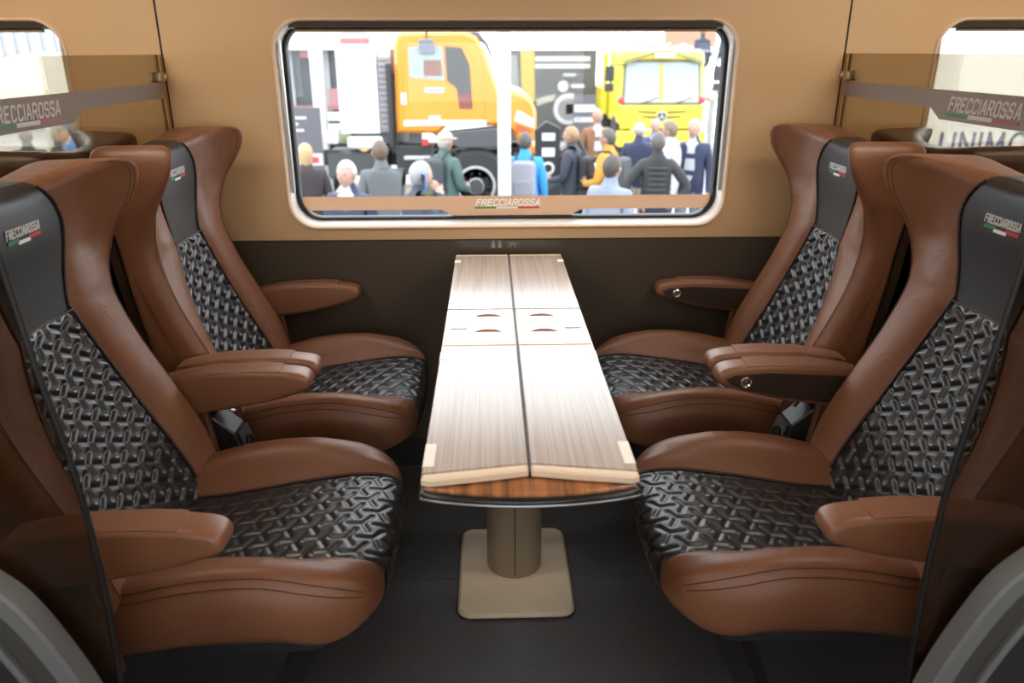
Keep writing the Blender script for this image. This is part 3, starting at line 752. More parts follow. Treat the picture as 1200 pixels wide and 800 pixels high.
def person(label, X, Y, rz, h, jacket, trousers, hair, shirt=None, arms=('down', 'down'), skin=(.30, .17, .12), hairkind='short', cap=None, long=.86, belly=0, group='visitors outside', lean=0):
    sc = h/1.77
    J = [(0, 0, .98), (0, belly*.4, 1.12), (0, 0, 1.32), (0, -.012, 1.475), (0, .0, 1.54), (0, .02, 1.61)]
    Rr = [(.155, .115), (.155+belly*.5, .108+belly), (.172, .122), (.095, .085), (.058, .060), (.055, .06)]
    E = [(0, 1), (1, 2), (2, 3), (3, 4), (4, 5)]; T = ['t', 't', 't', 'n', 'n']
    for sd, pose in ((-1, arms[0]), (1, arms[1])):
        b = len(J); a = ARMS[pose]
        J += [(sd*.178, -.005, 1.425)]+[(sd*p[0], p[1], p[2]) for p in a]
        Rr += [(.070, .068), (.052, .052), (.036, .036), (.040, .022)]
        E += [(2, b), (b, b+1), (b+1, b+2), (b+2, b+3)]; T += ['a', 'a', 'a', 'h']
        b = len(J); st = .03*sd
        J += [(sd*.085, 0, .92), (sd*.095, .02+st, .50), (sd*.10, -.02-st*.5, .09), (sd*.118, .125-st*.5, .045)]
        Rr += [(.098, .10), (.068, .07), (.046, .05), (.042, .036)]
        E += [(0, b), (b, b+1), (b+1, b+2), (b+2, b+3)]; T += ['l', 'l', 'l', 's']
    me = bpy.data.meshes.new('body'); me.from_pydata(J, E, []); me.update()
    o = bpy.data.objects.new('body', me); COL.objects.link(o)
    md = o.modifiers.new('skin', 'SKIN'); md.use_smooth_shade = True
    for i, r_ in enumerate(Rr): me.skin_vertices[0].data[i].radius = (r_[0]*1.14, r_[1]*1.14); me.skin_vertices[0].data[i].use_root = (i == 0)
    su = o.modifiers.new('sub', 'SUBSURF'); su.levels = 2; su.render_levels = 2
    ev = o.evaluated_get(bpy.context.evaluated_depsgraph_get()); bm_ = bpy.data.meshes.new_from_object(ev)
    V = [tuple(v.co) for v in bm_.vertices]; F = [list(p.vertices) for p in bm_.polygons]
    bpy.data.objects.remove(o); bpy.data.meshes.remove(me); bpy.data.meshes.remove(bm_)
    A = np.array([J[a] for a, b in E]); B = np.array([J[b] for a, b in E]); AB = B-A; L2 = (AB**2).sum(1)
    rad = np.array([max(Rr[a][0], Rr[b][0]) for a, b in E])
    MI = []; Va = np.array(V)
    for q in F:
        c = Va[q].mean(0); t = np.clip(((c-A)*AB).sum(1)/L2, 0, 1); d = np.linalg.norm(A+t[:, None]*AB-c, axis=1)/rad; k = int(np.argmin(d)); ty = T[k]
        if ty == 'n': m = 0 if c[2] > 1.50 else (4 if shirt else 1)
        elif ty == 'h': m = 0 if (t[k] > .25) else 1
        elif ty == 's': m = 3
        elif ty == 'l': m = 1 if c[2] > long else 2
        elif ty == 't': m = 1 if c[2] > long else 2
        else: m = 1
        if m == 1 and ty == 't' and shirt and c[1] > .05 and abs(c[0]) < .03+.13*max(0, c[2]-1.12) and c[2] > 1.0: m = 4
        MI.append(m)
    def addp(v, f, m):
        n = len(V); V.extend(v); F.extend([[i+n for i in q] for q in f]); MI.extend([m]*len(f))
    addp(*uvsphere(HEADC, (.076, .097, .118), 16, 12, headfn), 0)
    addp([(-.013, .112, 1.632), (.013, .112, 1.632), (0, .143, 1.637), (0, .118, 1.675)], [[0, 1, 2], [0, 2, 3], [1, 3, 2]], 0)
    for sd in (-1, 1):
        addp(*uvsphere((sd*.030, .108, 1.668), (.011, .008, .007), 8, 5), 5)
        addp(*uvsphere((sd*.077, .02, 1.650), (.011, .018, .031), 8, 6), 0)
    addp([(-.024, .106, 1.598), (.024, .106, 1.598), (.020, .112, 1.604), (-.020, .112, 1.604)], [[0, 1, 2, 3]], 6)
    for sd, pose in ((-1, arms[0]), (1, arms[1])):
        wr, pm = Vector((sd*ARMS[pose][1][0], *ARMS[pose][1][1:])), Vector((sd*ARMS[pose][2][0], *ARMS[pose][2][1:]))
        d = (pm-wr).normalized(); s_ = d.cross(Vector((sd, 0, 0)))
        if s_.length < .2: s_ = d.cross(Vector((0, 0, 1)))
        s_.normalize(); c_ = d.cross(s_)*(-sd)
        for i, ln in enumerate((.070, .080, .075, .058)):
            p0 = pm-d*.01+s_*(.027-.018*i); mb = MB()
            mb.tube([p0, p0+d*ln*.45-c_*.004, p0+d*ln*.78-c_*.016, p0+d*ln-c_*.032], [.0095, .0092, .0085, .006], 6); addp(mb.v, mb.f, 0)
        p0 = pm-d*.045+s_*.028; mb = MB(); mb.tube([p0, p0+s_*.022+d*.022, p0+s_*.030+d*.048-c_*.01], [.011, .010, .007], 6); addp(mb.v, mb.f, 0)
    root = thing('person', label, 'person', (X, Y, ZG), rz, group); root.scale = (sc, sc, sc)
    hx = lambda c: '%02x%02x%02x' % tuple(int(min(1, q)*255) for q in c)
    col = lambda c, r=.75: mat('cloth_'+hx(c), c, r)
    bo = obj('body', V, F, [mat('skin_'+hx(skin), skin, .55), col(jacket), col(trousers), M_('shoe', (.01, .01, .01), .4), col(shirt or (.5, .5, .5)), M_('eye', (.01, .008, .006), .3), M_('lips', (.22, .09, .07), .5)], root, True)
    bo.data.polygons.foreach_set('material_index', MI)
    if hairkind and hairkind != 'bald':
        hv, hf = uvsphere((0, .018, 1.662), (.084, .105, .121), 18, 12, headfn)
        lim = {'short': 1.585, 'long': 1.40, 'thin': 1.60}[hairkind]
        if hairkind == 'long': hv = [(x*1.06, y-.012 if z < 1.6 else y, z if z > 1.66 else 1.66-(1.66-z)*2.1) for x, y, z in hv]
        keep = []
        for q in hf:
            c = np.mean([hv[i] for i in q], axis=0)
            front = c[1] > .045 and c[2] < (1.735 if hairkind != 'thin' else 1.76)
            side = abs(c[0]) > .05 and c[1] > .0 and c[2] < 1.66 and hairkind != 'long'
            if not front and not side and c[2] > lim and not (hairkind == 'thin' and c[2] > 1.745): keep.append(q)
        used = sorted({i for q in keep for i in q}); mp = {a: b for b, a in enumerate(used)}
        ho = obj('hair', [hv[i] for i in used], [[mp[i] for i in q] for q in keep], mat('hair_'+hx(hair), hair, .6), root, True)
        so = ho.modifiers.new('thick', 'SOLIDIFY'); so.thickness = .012; so.offset = -1
    if cap:
        cv, cf = uvsphere((0, .018, 1.69), (.088, .110, .098), 18, 10, None)
        keep = [q for q in cf if np.mean([cv[i][2] for i in q]) > 1.685]; used = sorted({i for q in keep for i in q}); mp = {a: b for b, a in enumerate(used)}
        co = obj('cap', [cv[i] for i in used], [[mp[i] for i in q] for q in keep], col(cap), root, True); so = co.modifiers.new('thick', 'SOLIDIFY'); so.thickness = .008
        MB().prism([(-.07, .09), (.07, .09), (.055, .17), (0, .19), (-.055, .17)], 1.687, 1.695, 'z').build('cap_peak', col(cap), co)
    return root
def backpack(label, X, Y, rz, sc, c1, c2):
    r = thing('backpack', label, 'backpack', (X, Y, ZG), rz); r.scale = (sc, sc, sc)
    MB().prism(rrect(-.15, .15, 1.02, 1.46, .07, 5), -.27, -.135, 'y', .03).build('bag', mat('bag_%d' % int(c1[0]*1e4+c1[1]*1e3+c1[2]*100), c1, .8), r, True)
    MB().prism(rrect(-.11, .11, 1.05, 1.24, .04, 4), -.31, -.262, 'y', .015).build('front_pocket', mat('bag_%d' % int(c2[0]*1e4+c2[1]*1e3+c2[2]*100), c2, .8), r, True)
    for s in (-1, 1): MB().tube([(s*.09, -.14, 1.44), (s*.11, -.06, 1.535), (s*.12, .06, 1.525), (s*.13, .145, 1.40), (s*.14, .12, 1.22), (s*.15, -.01, 1.10), (s*.12, -.14, 1.08)], .014, 6).build('strap', mat('bag_strap', (.02, .02, .022), .8), r, True)
    return r
NAVY = (.012, .018, .05); DK = (.012, .012, .014); GRY = (.07, .075, .08); KHA = (.20, .16, .11); WHT = (.34, .35, .37); BLU = (.03, .13, .32); JEAN = (.03, .045, .09)
PINK = (.34, .20, .155)
person('person with long fair hair in a dark coat beside the display board', -2.08, 8.7, .25, 1.68, (.018, .012, .014), DK, (.30, .20, .10), None, hairkind='long')
person('white-haired person in a navy suit and pale open collar facing the train', -1.279, 6.75, PI-.35, 1.75, NAVY, NAVY, (.38, .37, .36), WHT, skin=PINK)
person('person in a grey suit with short brown hair, seen from behind', -1.19, 8.2, .35, 1.76, GRY, GRY, (.07, .045, .03), None, arms=('down', 'chin'))
ph = person('grey-haired person in a dark suit holding a phone to the ear', -.659, 6.64, -1.0, 1.75, (.02, .028, .05), NAVY, (.22, .22, .23), None, arms=('down', 'phone'), skin=PINK)
p = thing('mobile_phone', 'small blue phone held to the ear by the grey-haired person', 'phone', (-.609, 6.535, ZG+1.60), -1.0)
MB().prism(rrect(-.036, .036, -.07, .07, .01, 3), -.005, .005, 'y', .001).build('case', M_('phone_blue', (.06, .14, .4), .3), p); MB().prism(rrect(-.031, .031, -.062, .062, .006, 3), -.0065, -.0055, 'y').build('screen', M_('phone_screen', (.01, .01, .015), .1), p)
person('person in a green jacket and pale cap standing by the orange truck', -.586, 9.29, -.75, 1.74, (.045, .085, .075), KHA, (.3, .28, .25), None, arms=('front', 'front'), cap=(.34, .30, .23))
backpack('dark grey and green backpack on the person in the green jacket', -.586, 9.29, -.75, 1.0, (.035, .038, .045), (.06, .09, .04))
person('person in a bright blue jacket seen from behind by the white post', .37, 9.4, -.15, 1.72, (.02, .20, .48), JEAN, (.05, .045, .04), None)
backpack('pale grey backpack on the person in the blue jacket', .37, 9.4, -.15, .97, (.20, .20, .24), (.15, .15, .18))
person('fair-haired person in a dark navy jacket looking to the left', .987, 9.9, 1.15, 1.74, (.022, .027, .04), (.02, .018, .018), (.22, .14, .07), None, arms=('front', 'pocket'))
backpack('small black backpack on the fair-haired person in the dark jacket', .987, 9.9, 1.15, .95, (.015, .015, .02), (.02, .02, .025))
person('bald person in a brown jacket and white shirt facing the train', 1.627, 12.4, PI+.2, 1.79, (.16, .07, .03), JEAN, (.1, .08, .05), WHT, hairkind=None, skin=(.32, .18, .13))
person('person in an orange top with a grey backpack', 1.406, 9.6, 1.0, 1.74, (.42, .19, .02), (.06, .05, .04), (.06, .05, .04), None, arms=('front', 'front'))
backpack('grey backpack on the person in the orange top', 1.406, 9.6, 1.0, .97, (.05, .055, .06), (.08, .085, .09))
person('dark-haired person in a pale blue-grey suit close to the window', 1.04, 7.0, -.7, 1.75, (.15, .17, .22), (.1, .11, .15), (.035, .025, .02), None)
person('balding person in a navy blazer and beige trousers seen from behind', 2.02, 10.9, -.2, 1.71, NAVY, (.30, .26, .21), (.30, .28, .26), None, hairkind='thin', skin=PINK)
person('person in a mid-blue suit among the group before the yellow truck', 2.45, 11.9, PI-.3, 1.68, (.03, .05, .12), NAVY, (.25, .22, .2), (.2, .25, .35), hairkind='thin', skin=PINK)
pf = person('person in a black quilted jacket with both hands on the hips', 1.86, 8.88, -.1, 1.76, (.012, .013, .014), (.012, .014, .03), (.06, .05, .045), None, arms=('hips', 'hips'), long=.95)
for i in range(7):   # quilting ribs of the jacket
    z = 1.02+i*.062; a, b = .165+.006*math.sin(i), .118
    MB().tube([(a*math.cos(q*PI/12), b*math.sin(q*PI/12), z) for q in range(24)], .014, 6, True).build('quilted_rib', mat('cloth_puffer', (.014, .015, .016), .5), pf, True)
person('person in a white shirt and dark trousers turned to the left', 2.24, 9.95, 1.0, 1.80, WHT, DK, (.12, .09, .06), None, arms=('pocket', 'front'))
person('person in a navy jacket over a white shirt carrying a bag', 2.60, 10.2, PI-.5, 1.80, NAVY, (.14, .16, .20), (.3, .27, .22), WHT, skin=PINK)
bg_ = thing('shoulder_bag', 'black bag held by the person at the right end of the group', 'bag', (2.86, 9.93, ZG))
MB().prism(rrect(-.15, .15, .62, .86, .06, 5), -.06, .06, 'y', .02).build('bag_body', mat('bag_black', (.014, .014, .016), .6), bg_, True); MB().tube([(-.09, 0, .85), (-.06, 0, .94), (.06, 0, .94), (.09, 0, .85)], .012, 6).build('bag_handle', mat('bag_black', (.014, .014, .016), .6), bg_, True)
# people beyond the left-hand window
person('grey-haired person in a black suit seen through the left partition', -5.58, 10.3, -PI/2+.2, 1.74, DK, DK, (.16, .14, .12), (.10, .2, .4), skin=PINK)
person('person in dark clothes at the left edge behind the partition', -6.10, 10.5, .3, 1.70, (.02, .03, .03), DK, (.05, .04, .03), None)
person('person in a light blue jacket beyond the left window', -5.72, 11.0, .1, 1.72, (.05, .16, .42), JEAN, (.08, .06, .05), None)
# two visitors on the raised deck at the far right
for x, lab in ((5.75, 'left of the two distant visitors on the raised deck'), (6.45, 'right of the two distant visitors on the raised deck')):
    pp = person(lab, x, 22.2, .2, 1.75, (.02, .025, .05), DK, (.1, .08, .06), None); pp.location.z = .15
dk = thing('raised_deck', 'distant raised viewing deck with a white balustrade at the far right', 'deck', (7.05, 22.3, ZG))
box('deck_slab', -1.2, 1.6, -1, 1, 1.35, 1.45, M_('deck', (.3, .3, .3)), dk)
for x in (-1.1, -.2, .7, 1.5): box('deck_post', x-.05, x+.05, -.95, -.85, 0, 1.35, M_('deck', (.3, .3, .3)), dk); 
for x in (-1.1, 1.5): box('deck_leg', x-.05, x+.05, .85, .95, 0, 1.35, M_('deck', (.3, .3, .3)), dk)
bd = thing('distant_banner', 'distant salmon-coloured banner above the raised deck', 'banner', (6.4, 26.6, ZG))
MB().prism([(-.75, 2.75), (.95, 2.75), (.95, 3.55), (-.75, 3.55)], -.03, .03, 'y').build('cloth', M_('salmon', (.42, .16, .10)), bd)
for x in (-.7, .9): MB().tube([(x, .05, 0), (x, .05, 3.6)], .04, 8).build('pole', M_('pole', (.3, .3, .3)), bd, True)
hd = thing('clipped_hedge', 'small green conifer standing right of the yellow truck', 'shrub', (6.1, 19.5, ZG))
rs = random.Random(3); vv = []; ff = []
for i in range(420):
    z = rs.random()**1.2*1.6; rr_ = .38*(1-z/1.75)+.03; a = rs.random()*2*PI; p = Vector((rr_*math.cos(a), rr_*math.sin(a), z+.15)); d = Vector((rs.gauss(0, 1), rs.gauss(0, 1), rs.gauss(0, 1))).normalized(); e = d.orthogonal().normalized()
    n = len(vv); vv += [tuple(p-d*.06), tuple(p+e*.03), tuple(p+d*.06), tuple(p-e*.03)]; ff.append([n, n+1, n+2, n+3])
tag(obj('foliage', vv, ff, M_('conifer', (.05, .11, .03), .7), hd), kind='stuff'); MB().tube([(0, 0, 0), (0, 0, 1.5)], [.05, .02], 8).build('trunk', M_('bark', (.08, .05, .03)), hd, True)

# ---- orange truck (side on, facing right)
OR = M_('truck_orange', (.55, .185, .008), .3, coat=.5); ORW = M_('truck_white', (.5, .5, .5), .35); BLK = M_('truck_black', (.012, .012, .013), .5); TYR = M_('tyre', (.018, .018, .019), .8)
WIN = M_('truck_glass', (.22, .27, .28), .08); RIM = M_('wheel_silver', (.32, .33, .34), .35)
ot = thing('orange_truck', 'orange utility truck standing side-on outside the middle window', 'truck', (0, 12.6, 0))
def wheel(parent, x, y, z, R, w, sgn=-1, big=True):
    wh = MB().lathe([(R*.55, 0), (R*.9, -.005), (R, .05), (R, w-.05), (R*.9, w), (R*.55, w)], (x, y, z), 'y', 32).build('wheel', TYR, parent, True)
    f = y if sgn < 0 else y+w
    MB().lathe([(R*.56, 0), (R*.54, -.02), (R*.50, -.02), (R*.47, .03), (R*.24, .02), (R*.22, -.05), (R*.05, -.055)], (x, f, z), 'y', 32).build('rim', RIM, wh, True)
    MB().lathe([(R*.205, -.056), (R*.19, -.07), (R*.02, -.072)], (x, f, z), 'y', 24).build('hub', BLK, wh, True)
    for k in range(10):
        a = 2*PI*k/10; MB().lathe([(R*.03, .01), (R*.03, -.02)], (x+R*.36*math.cos(a), f, z+R*.36*math.sin(a)), 'y', 8).build('bolt', BLK, wh)
cab = [(-1.52, .12), (-1.50, 1.42), (-1.46, 1.54), (-1.36, 1.60), (-.42, 1.61), (-.24, 1.54), (-.10, 1.34), (.09, .80), (.30, .755), (.50, .70), (.63, .60), (.69, .44), (.70, .14), (.66, -.02), (.40, -.06), (.36, .08), (.18, .22), (-.72, .22), (-.86, .10)]
MB().prism(cab, 0, 2.1, 'y', .05).build('cab', OR, ot, True)
def quadpanel(name, pts, y0, y1, m, par, bev=0): return MB().prism(pts, y0, y1, 'y', bev).build(name, m, par)
dr = quadpanel('door', [(-1.40, .20), (-1.36, 1.45), (-.35, 1.45), (-.22, 1.25), (-.12, .72), (-.12, .34), (-.40, .24)], -.018, .02, OR, ot, .006)
quadpanel('side_window', [(-1.27, .95), (-1.27, 1.39), (-.76, 1.40), (-.74, .90)], -.024, -.016, WIN, dr)
quadpanel('front_side_window', [(-.70, .90), (-.72, 1.40), (-.46, 1.38), (-.34, 1.12), (-.31, .48), (-.52, .48), (-.55, .78)], -.024, -.016, M_('truck_glass_dark', (.06, .06, .06), .08), dr)
quadpanel('seat_behind_glass', [(-.52, .49), (-.32, .49), (-.32, .70), (-.50, .70)], -.027, -.0245, M_('truck_red', (.14, .03, .02)), dr)
quadpanel('window_reflection_panel', [(-1.05, .97), (-1.05, 1.20), (-.78, 1.20), (-.77, .97)], -.027, -.0245, M_('red_interior', (.16, .07, .05)), dr)  # reddish panel laid over the rear side window
quadpanel('door_badge', [(-1.05, .72), (-.75, .72), (-.75, .80), (-1.05, .80)], -.024, -.018, M_('badge_blue', (.22, .30, .40)), dr)
quadpanel('door_plate', [(-1.0, .30), (-.82, .30), (-.82, .38), (-1.0, .38)], -.024, -.018, ORW, dr)
quadpanel('door_plate', [(-1.42, .55), (-1.34, .55), (-1.34, .72), (-1.42, .72)], -.024, -.018, ORW, dr)
quadpanel('white_stripe', [(-1.40, .225), (-.10, .235), (-.10, .31), (-1.40, .31)], -.022, -.0185, ORW, ot)
quadpanel('stripe_panel', [(.34, .30), (.66, .18), (.66, .32), (.40, .46)], -.004, .004, ORW, ot)
quadpanel('stripe_panel', [(.36, .14), (.60, .08), (.60, .16), (.37, .25)], -.004, .004, M_('truck_redstripe', (.4, .06, .03)), ot)
MB().prism([(-.075, 1.36), (.085, .86), (.11, .87), (-.05, 1.38)], .12, 1.98, 'y').build('windscreen', M_('truck_screen', (.35, .38, .4), .06), ot)
MB().prism([(-.62, 1.615), (-.20, 1.61), (-.04, 1.42), (.02, 1.24), (-.02, 1.24), (-.12, 1.42), (-.26, 1.53), (-.60, 1.57)], .05, 2.05, 'y', .02).build('sun_visor', M_('visor_grey', (.06, .065, .075), .4), ot, True)
MB().tube([(-.98, .0, 1.60), (-.98, -.22, 1.60), (-.98, -.22, 1.45)], .018, 8).build('mirror_arm', BLK, ot, True)
MB().prism(rrect(-1.10, -.86, 1.28, 1.50, .05, 4), -.27, -.20, 'y', .015).build('wing_mirror', M_('mirror_grey', (.10, .11, .13), .4), ot, True)
MB().prism([(-.95, .10), (.30, .22), (.30, .12), (.20, -.02), (.05, -.12), (-.55, -.12), (-.70, -.02), (-.80, .02)], -.05, .35, 'y', .02).build('wheel_arch', M_('arch_grey', (.05, .05, .055), .5), ot, True)
wheel(ot, -.28, -.04, -.72, .575, .38); wheel(ot, -.28, 1.75, -.72, .575, .38, 1); wheel(ot, -3.35, -.04, -.72, .575, .38); wheel(ot, -3.35, 1.75, -.72, .575, .38, 1)
for y in (.5, 1.5): box('chassis_rail', -4.2, .62, y, y+.1, -.45, -.20, BLK, ot)
box('axle', -.36, -.20, .3, 1.8, -.80, -.64, BLK, ot); box('axle', -3.43, -3.27, .3, 1.8, -.80, -.64, BLK, ot)
box('bumper', .45, .74, .1, 2.0, -.50, -.10, OR, ot, .03)
box('tool_box', -1.55, -.95, .02, .45, -.55, -.08, BLK, ot, .02); box('step', -1.42, -.72, -.03, .2, -.30, -.24, RIM, ot, .01)
box('red_lamp', -1.12, -1.02, -.02, .02, -.08, .02, M_('lamp_red', (.35, .02, .02)), ot); box('rear_panel', -1.62, -1.53, .1, 2.0, -.2, 1.0, BLK, ot)
box('fuel_tank', -2.65, -1.70, .05, .55, -.62, -.15, M_('tank_dark', (.03, .032, .034), .4), ot, .05)
box('air_tank', -2.3, -1.75, -.02, .10, -.12, .06, ORW, ot, .03); box('valve_box', -2.78, -2.45, -.02, .2, -.05, .14, M_('pale_metal', (.35, .37, .38), .4), ot, .02)
MB().lathe([(.02, 0), (.11, .01), (.11, .16), (.02, .17)], (-2.05, .0, -.06), 'y', 16).build('reservoir', M_('amber_tank', (.42, .30, .12), .4), ot, True)
tbx = MB().box(-2.42, -1.80, .15, 1.95, .10, 1.70).build('white_body', ORW, ot)
box('body_stripe', -2.33, -1.88, .135, .15, 1.44, 1.52, M_('truck_badge_red', (.45, .10, .10)), tbx); box('body_panel', -2.34, -1.90, .138, .15, .16, 1.10, M_('truck_white2', (.44, .45, .46), .4), tbx); box('body_badge', -2.30, -1.92, .14, .15, 1.56, 1.60, M_('badge_grey', (.22, .23, .25)), tbx)
for k in range(13): box('grille_slat', -1.775, -1.60, .12, .2, .18+k*.085, .225+k*.085, M_('slat_grey', (.20, .19, .20), .4), tbx)
box('grille_backing', -1.79, -1.58, .2, 1.9, .12, 1.32, M_('slat_back', (.40, .39, .40), .4), tbx)
MB().tube([(-1.60, .0, -.1), (-1.60, 0, 1.15)], .045, 10).build('exhaust_stack', BLK, ot, True)

# ---- yellow truck (front on)
YE = M_('truck_yellow', (.52, .43, .012), .35, coat=.4)
yt = thing('yellow_truck', 'yellow utility truck seen front-on beyond the group of people', 'truck', (4.26, 20.0, 0))
MB().prism([(0, -.42), (0, .12), (.18, 1.10), (.30, 1.30), (.5, 1.36), (1.9, 1.36), (1.98, 1.25), (1.98, -.42)], -1.06, 1.06, 'x', .05).build('cab', YE, yt, True)
# windscreen lies on the sloping front
def onfront(z): return .18*(z-.12)/.98
def fpanel(name, pts, off, th, m, par):
    v = [(x, onfront(z)-off, z) for x, z in pts]+[(x, onfront(z)-off-th, z) for x, z in pts]; n = len(pts)
    return MB().add(v, [list(range(n)), list(range(2*n-1, n-1, -1))]+[[i, (i+1) % n, n+(i+1) % n, n+i] for i in range(n)]).build(name, m, par)
fr = fpanel('screen_surround', [(-1.0, .06), (1.0, .06), (.96, 1.12), (-.96, 1.12)], .0, .015, M_('screen_rubber', (.10, .09, .02), .5), yt)
fpanel('windscreen', [(-.93, .12), (.93, .12), (.89, 1.06), (-.89, 1.06)], .016, .01, M_('yellow_screen', (.22, .27, .29), .06), fr)
fpanel('screen_post', [(-.08, .16), (.04, .16), (.02, 1.05), (-.08, 1.05)], .0265, .006, M_('post_yellow', (.35, .30, .04)), fr)
fpanel('dash_band', [(-.90, .13), (.90, .13), (.90, .32), (-.90, .32)], .0265, .004, M_('dash_pale', (.32, .36, .38), .2), fr)
for x in (-.5, .35): MB().tube([(x, onfront(.10)-.05, .10), (x+.42, onfront(.22)-.05, .24)], .014, 6).build('wiper', BLK, yt, True)
MB().prism([(-.98, 1.02), (-.12, 1.26), (.12, 1.26), (.98, 1.02), (.96, 1.12), (.14, 1.34), (-.14, 1.34), (-.96, 1.12)], -.02, .12, 'y').build('roof_visor', M_('visor_olive', (.16, .14, .03), .4), yt)
for x in (-1, 1):
    MB().tube([(x*.30, .05, 1.34), (x*1.15, -.02, 1.32), (x*1.18, 0, 1.18)], .022, 6).build('roof_bar', M_('bar_grey', (.2, .2, .2), .4), yt, True)
    MB().tube([(x*1.0, .1, 1.0), (x*1.32, -.05, 1.02), (x*1.32, -.05, .5)], .02, 6).build('mirror_arm', BLK, yt, True)
    MB().prism(rrect(x*1.34-.11, x*1.34+.11, .62, .98, .04, 4), -.12, -.05, 'y', .015).build('wing_mirror', BLK, yt, True)
    MB().prism(rrect(x*1.34-.11, x*1.34+.11, .38, .58, .04, 4), -.12, -.05, 'y', .015).build('wing_mirror', BLK, yt, True)
    v, f = uvsphere((x*1.02, -.03, .17), (.085, .07, .085), 14, 10); MB().add(v, f).build('red_lamp', M_('lamp_red2', (.5, .03, .05), .3), yt, True)
    MB().prism(rrect(x*.72-.20, x*.72+.20, -.86, -.64, .05, 4), -.12, -.02, 'y', .02).build('headlamp', M_('headlamp', (.4, .4, .4), .15), yt, True)
    MB().lathe([(.30, -.19), (.5, -.19), (.54, -.12), (.54, .12), (.5, .19), (.3, .19)], (x*.88, .75, -.76), 'x', 28).build('wheel', TYR, yt, True)
    MB().lathe([(.30, -.19), (.5, -.19), (.54, -.12), (.54, .12), (.5, .19), (.3, .19)], (x*.88, 3.9, -.76), 'x', 28).build('wheel', TYR, yt, True)
MB().prism(rrect(-.25, .25, 1.16, 1.28, .03, 3), -.10, .1, 'y', .01).build('roof_light', M_('rooflight', (.35, .36, .36), .3), yt)
for x in (-.55, -.2, .2, .55): MB().lathe([(.02, -.06), (.06, -.05), (.07, .05), (.02, .06)], (x, .35, 1.44), 'y', 12).build('work_lamp', M_('worklamp', (.22, .23, .24), .3), yt, True)
MB().prism([(-1.02, -.52), (1.02, -.52), (1.06, .04), (-1.06, .04)], -.16, .05, 'y', .04).build('bonnet', YE, yt, True)
for z, w_ in ((-.14, .62), (-.26, .48)):
    for x in (-1, 1): MB().prism([(x*.14, z), (x*w_, z+.03), (x*w_, z+.065), (x*.14, z+.05)], -.17, -.15, 'y').build('grille_slot', BLK, yt)
st_ = MB(); st_.lathe([(.125, -.185), (.135, -.175), (.135, -.16), (.02, -.155)], (0, 0, -.21), 'y', 24); bz_ = st_.build('emblem_disc', M_('emblem_black', (.02, .02, .02), .3), yt, True)
MB().tube([(.115*math.cos(q*PI/12), -.188, -.21+.115*math.sin(q*PI/12)) for q in range(24)], .012, 6, True).build('emblem_ring', M_('emblem_white', (.45, .45, .45), .3), bz_, True)
for k in range(3):
    a = PI/2+k*2*PI/3; d = Vector((math.cos(a), 0, math.sin(a))); e = Vector((-math.sin(a), 0, math.cos(a))); c = Vector((0, -.188, -.21))
    q = [c+d*.11, c+e*.022, c-e*.022]; MB().add([tuple(p) for p in q]+[tuple(p+Vector((0, -.008, 0))) for p in q], [[0, 1, 2], [5, 4, 3], [0, 3, 4, 1], [1, 4, 5, 2], [2, 5, 3, 0]]).build('emblem_point', M_('emblem_white', (.45, .45, .45), .3), bz_)
box('bumper', -1.10, 1.10, -.24, .1, -.95, -.56, YE, yt, .04)
for x in (-.45, .4): box('chassis_rail', x, x+.1, .4, 5.0, -.62, -.38, BLK, yt)
box('rear_body', -1.05, 1.05, 2.15, 5.0, -.30, .35, M_('truck_body_yellow', (.45, .37, .02), .4), yt, .03)
box('ladder_rack', -1.22, -1.10, 1.8, 2.05, -.3, 1.30, YE, yt, .02)
# ---- display wall behind
dw = thing('display_wall', 'large dark display wall with yellow and white graphics behind the people', 'display wall', (0, 24.5, 0))
box('board', .30, 3.20, 0, .12, ZG, 1.36, M_('board_dark', (.05, .048, .045), .6), dw)
yy = -.006
def gfx(name, pts, m): MB().prism(pts, yy, -.001, 'y').build(name, m, dw)
YG = M_('graphic_yellow', (.30, .22, .03)); WG = M_('graphic_white', (.38, .38, .38)); GG = M_('graphic_grey', (.16, .155, .15))
gfx('yellow_stripe', [(.95, -.1), (1.35, -.1), (1.32, 1.34), (.90, 1.34)], YG); gfx('grey_field', [(.45, -.2), (.90, -.2), (.80, 1.2), (.45, 1.3)], GG)
gfx('white_bar', [(1.35, 1.04), (3.0, 1.04), (3.0, 1.17), (1.35, 1.17)], WG); gfx('white_bar', [(1.35, .84), (3.0, .84), (3.0, .96), (1.35, .96)], WG)
gfx('white_bar', [(2.2, .62), (2.6, .62), (2.6, .68), (2.2, .68)], WG); gfx('white_bar', [(2.45, .28), (2.85, .28), (2.85, .38), (2.45, .38)], WG)
gfx('white_dot', [(2.2+.16*math.cos(k*PI/10), .32+.16*math.sin(k*PI/10)) for k in range(20)], WG)
gfx('gear_disc', [(2.38+.46*math.cos(k*PI/14), -.34+.46*math.sin(k*PI/14)) for k in range(28)], WG); yy = -.012
gfx('gear_centre', [(2.38+.33*math.cos(k*PI/14), -.34+.33*math.sin(k*PI/14)) for k in range(28)], GG); gfx('yellow_patch', [(2.3, -.5), (2.85, -.45), (2.85, -.2), (2.3, -.2)], YG); yy = -.006
gfx('white_blot', [(1.4, -.25), (1.9, -.1), (2.0, .1), (1.7, .05), (1.4, -.05)], M_('graphic_pale', (.26, .24, .2)))
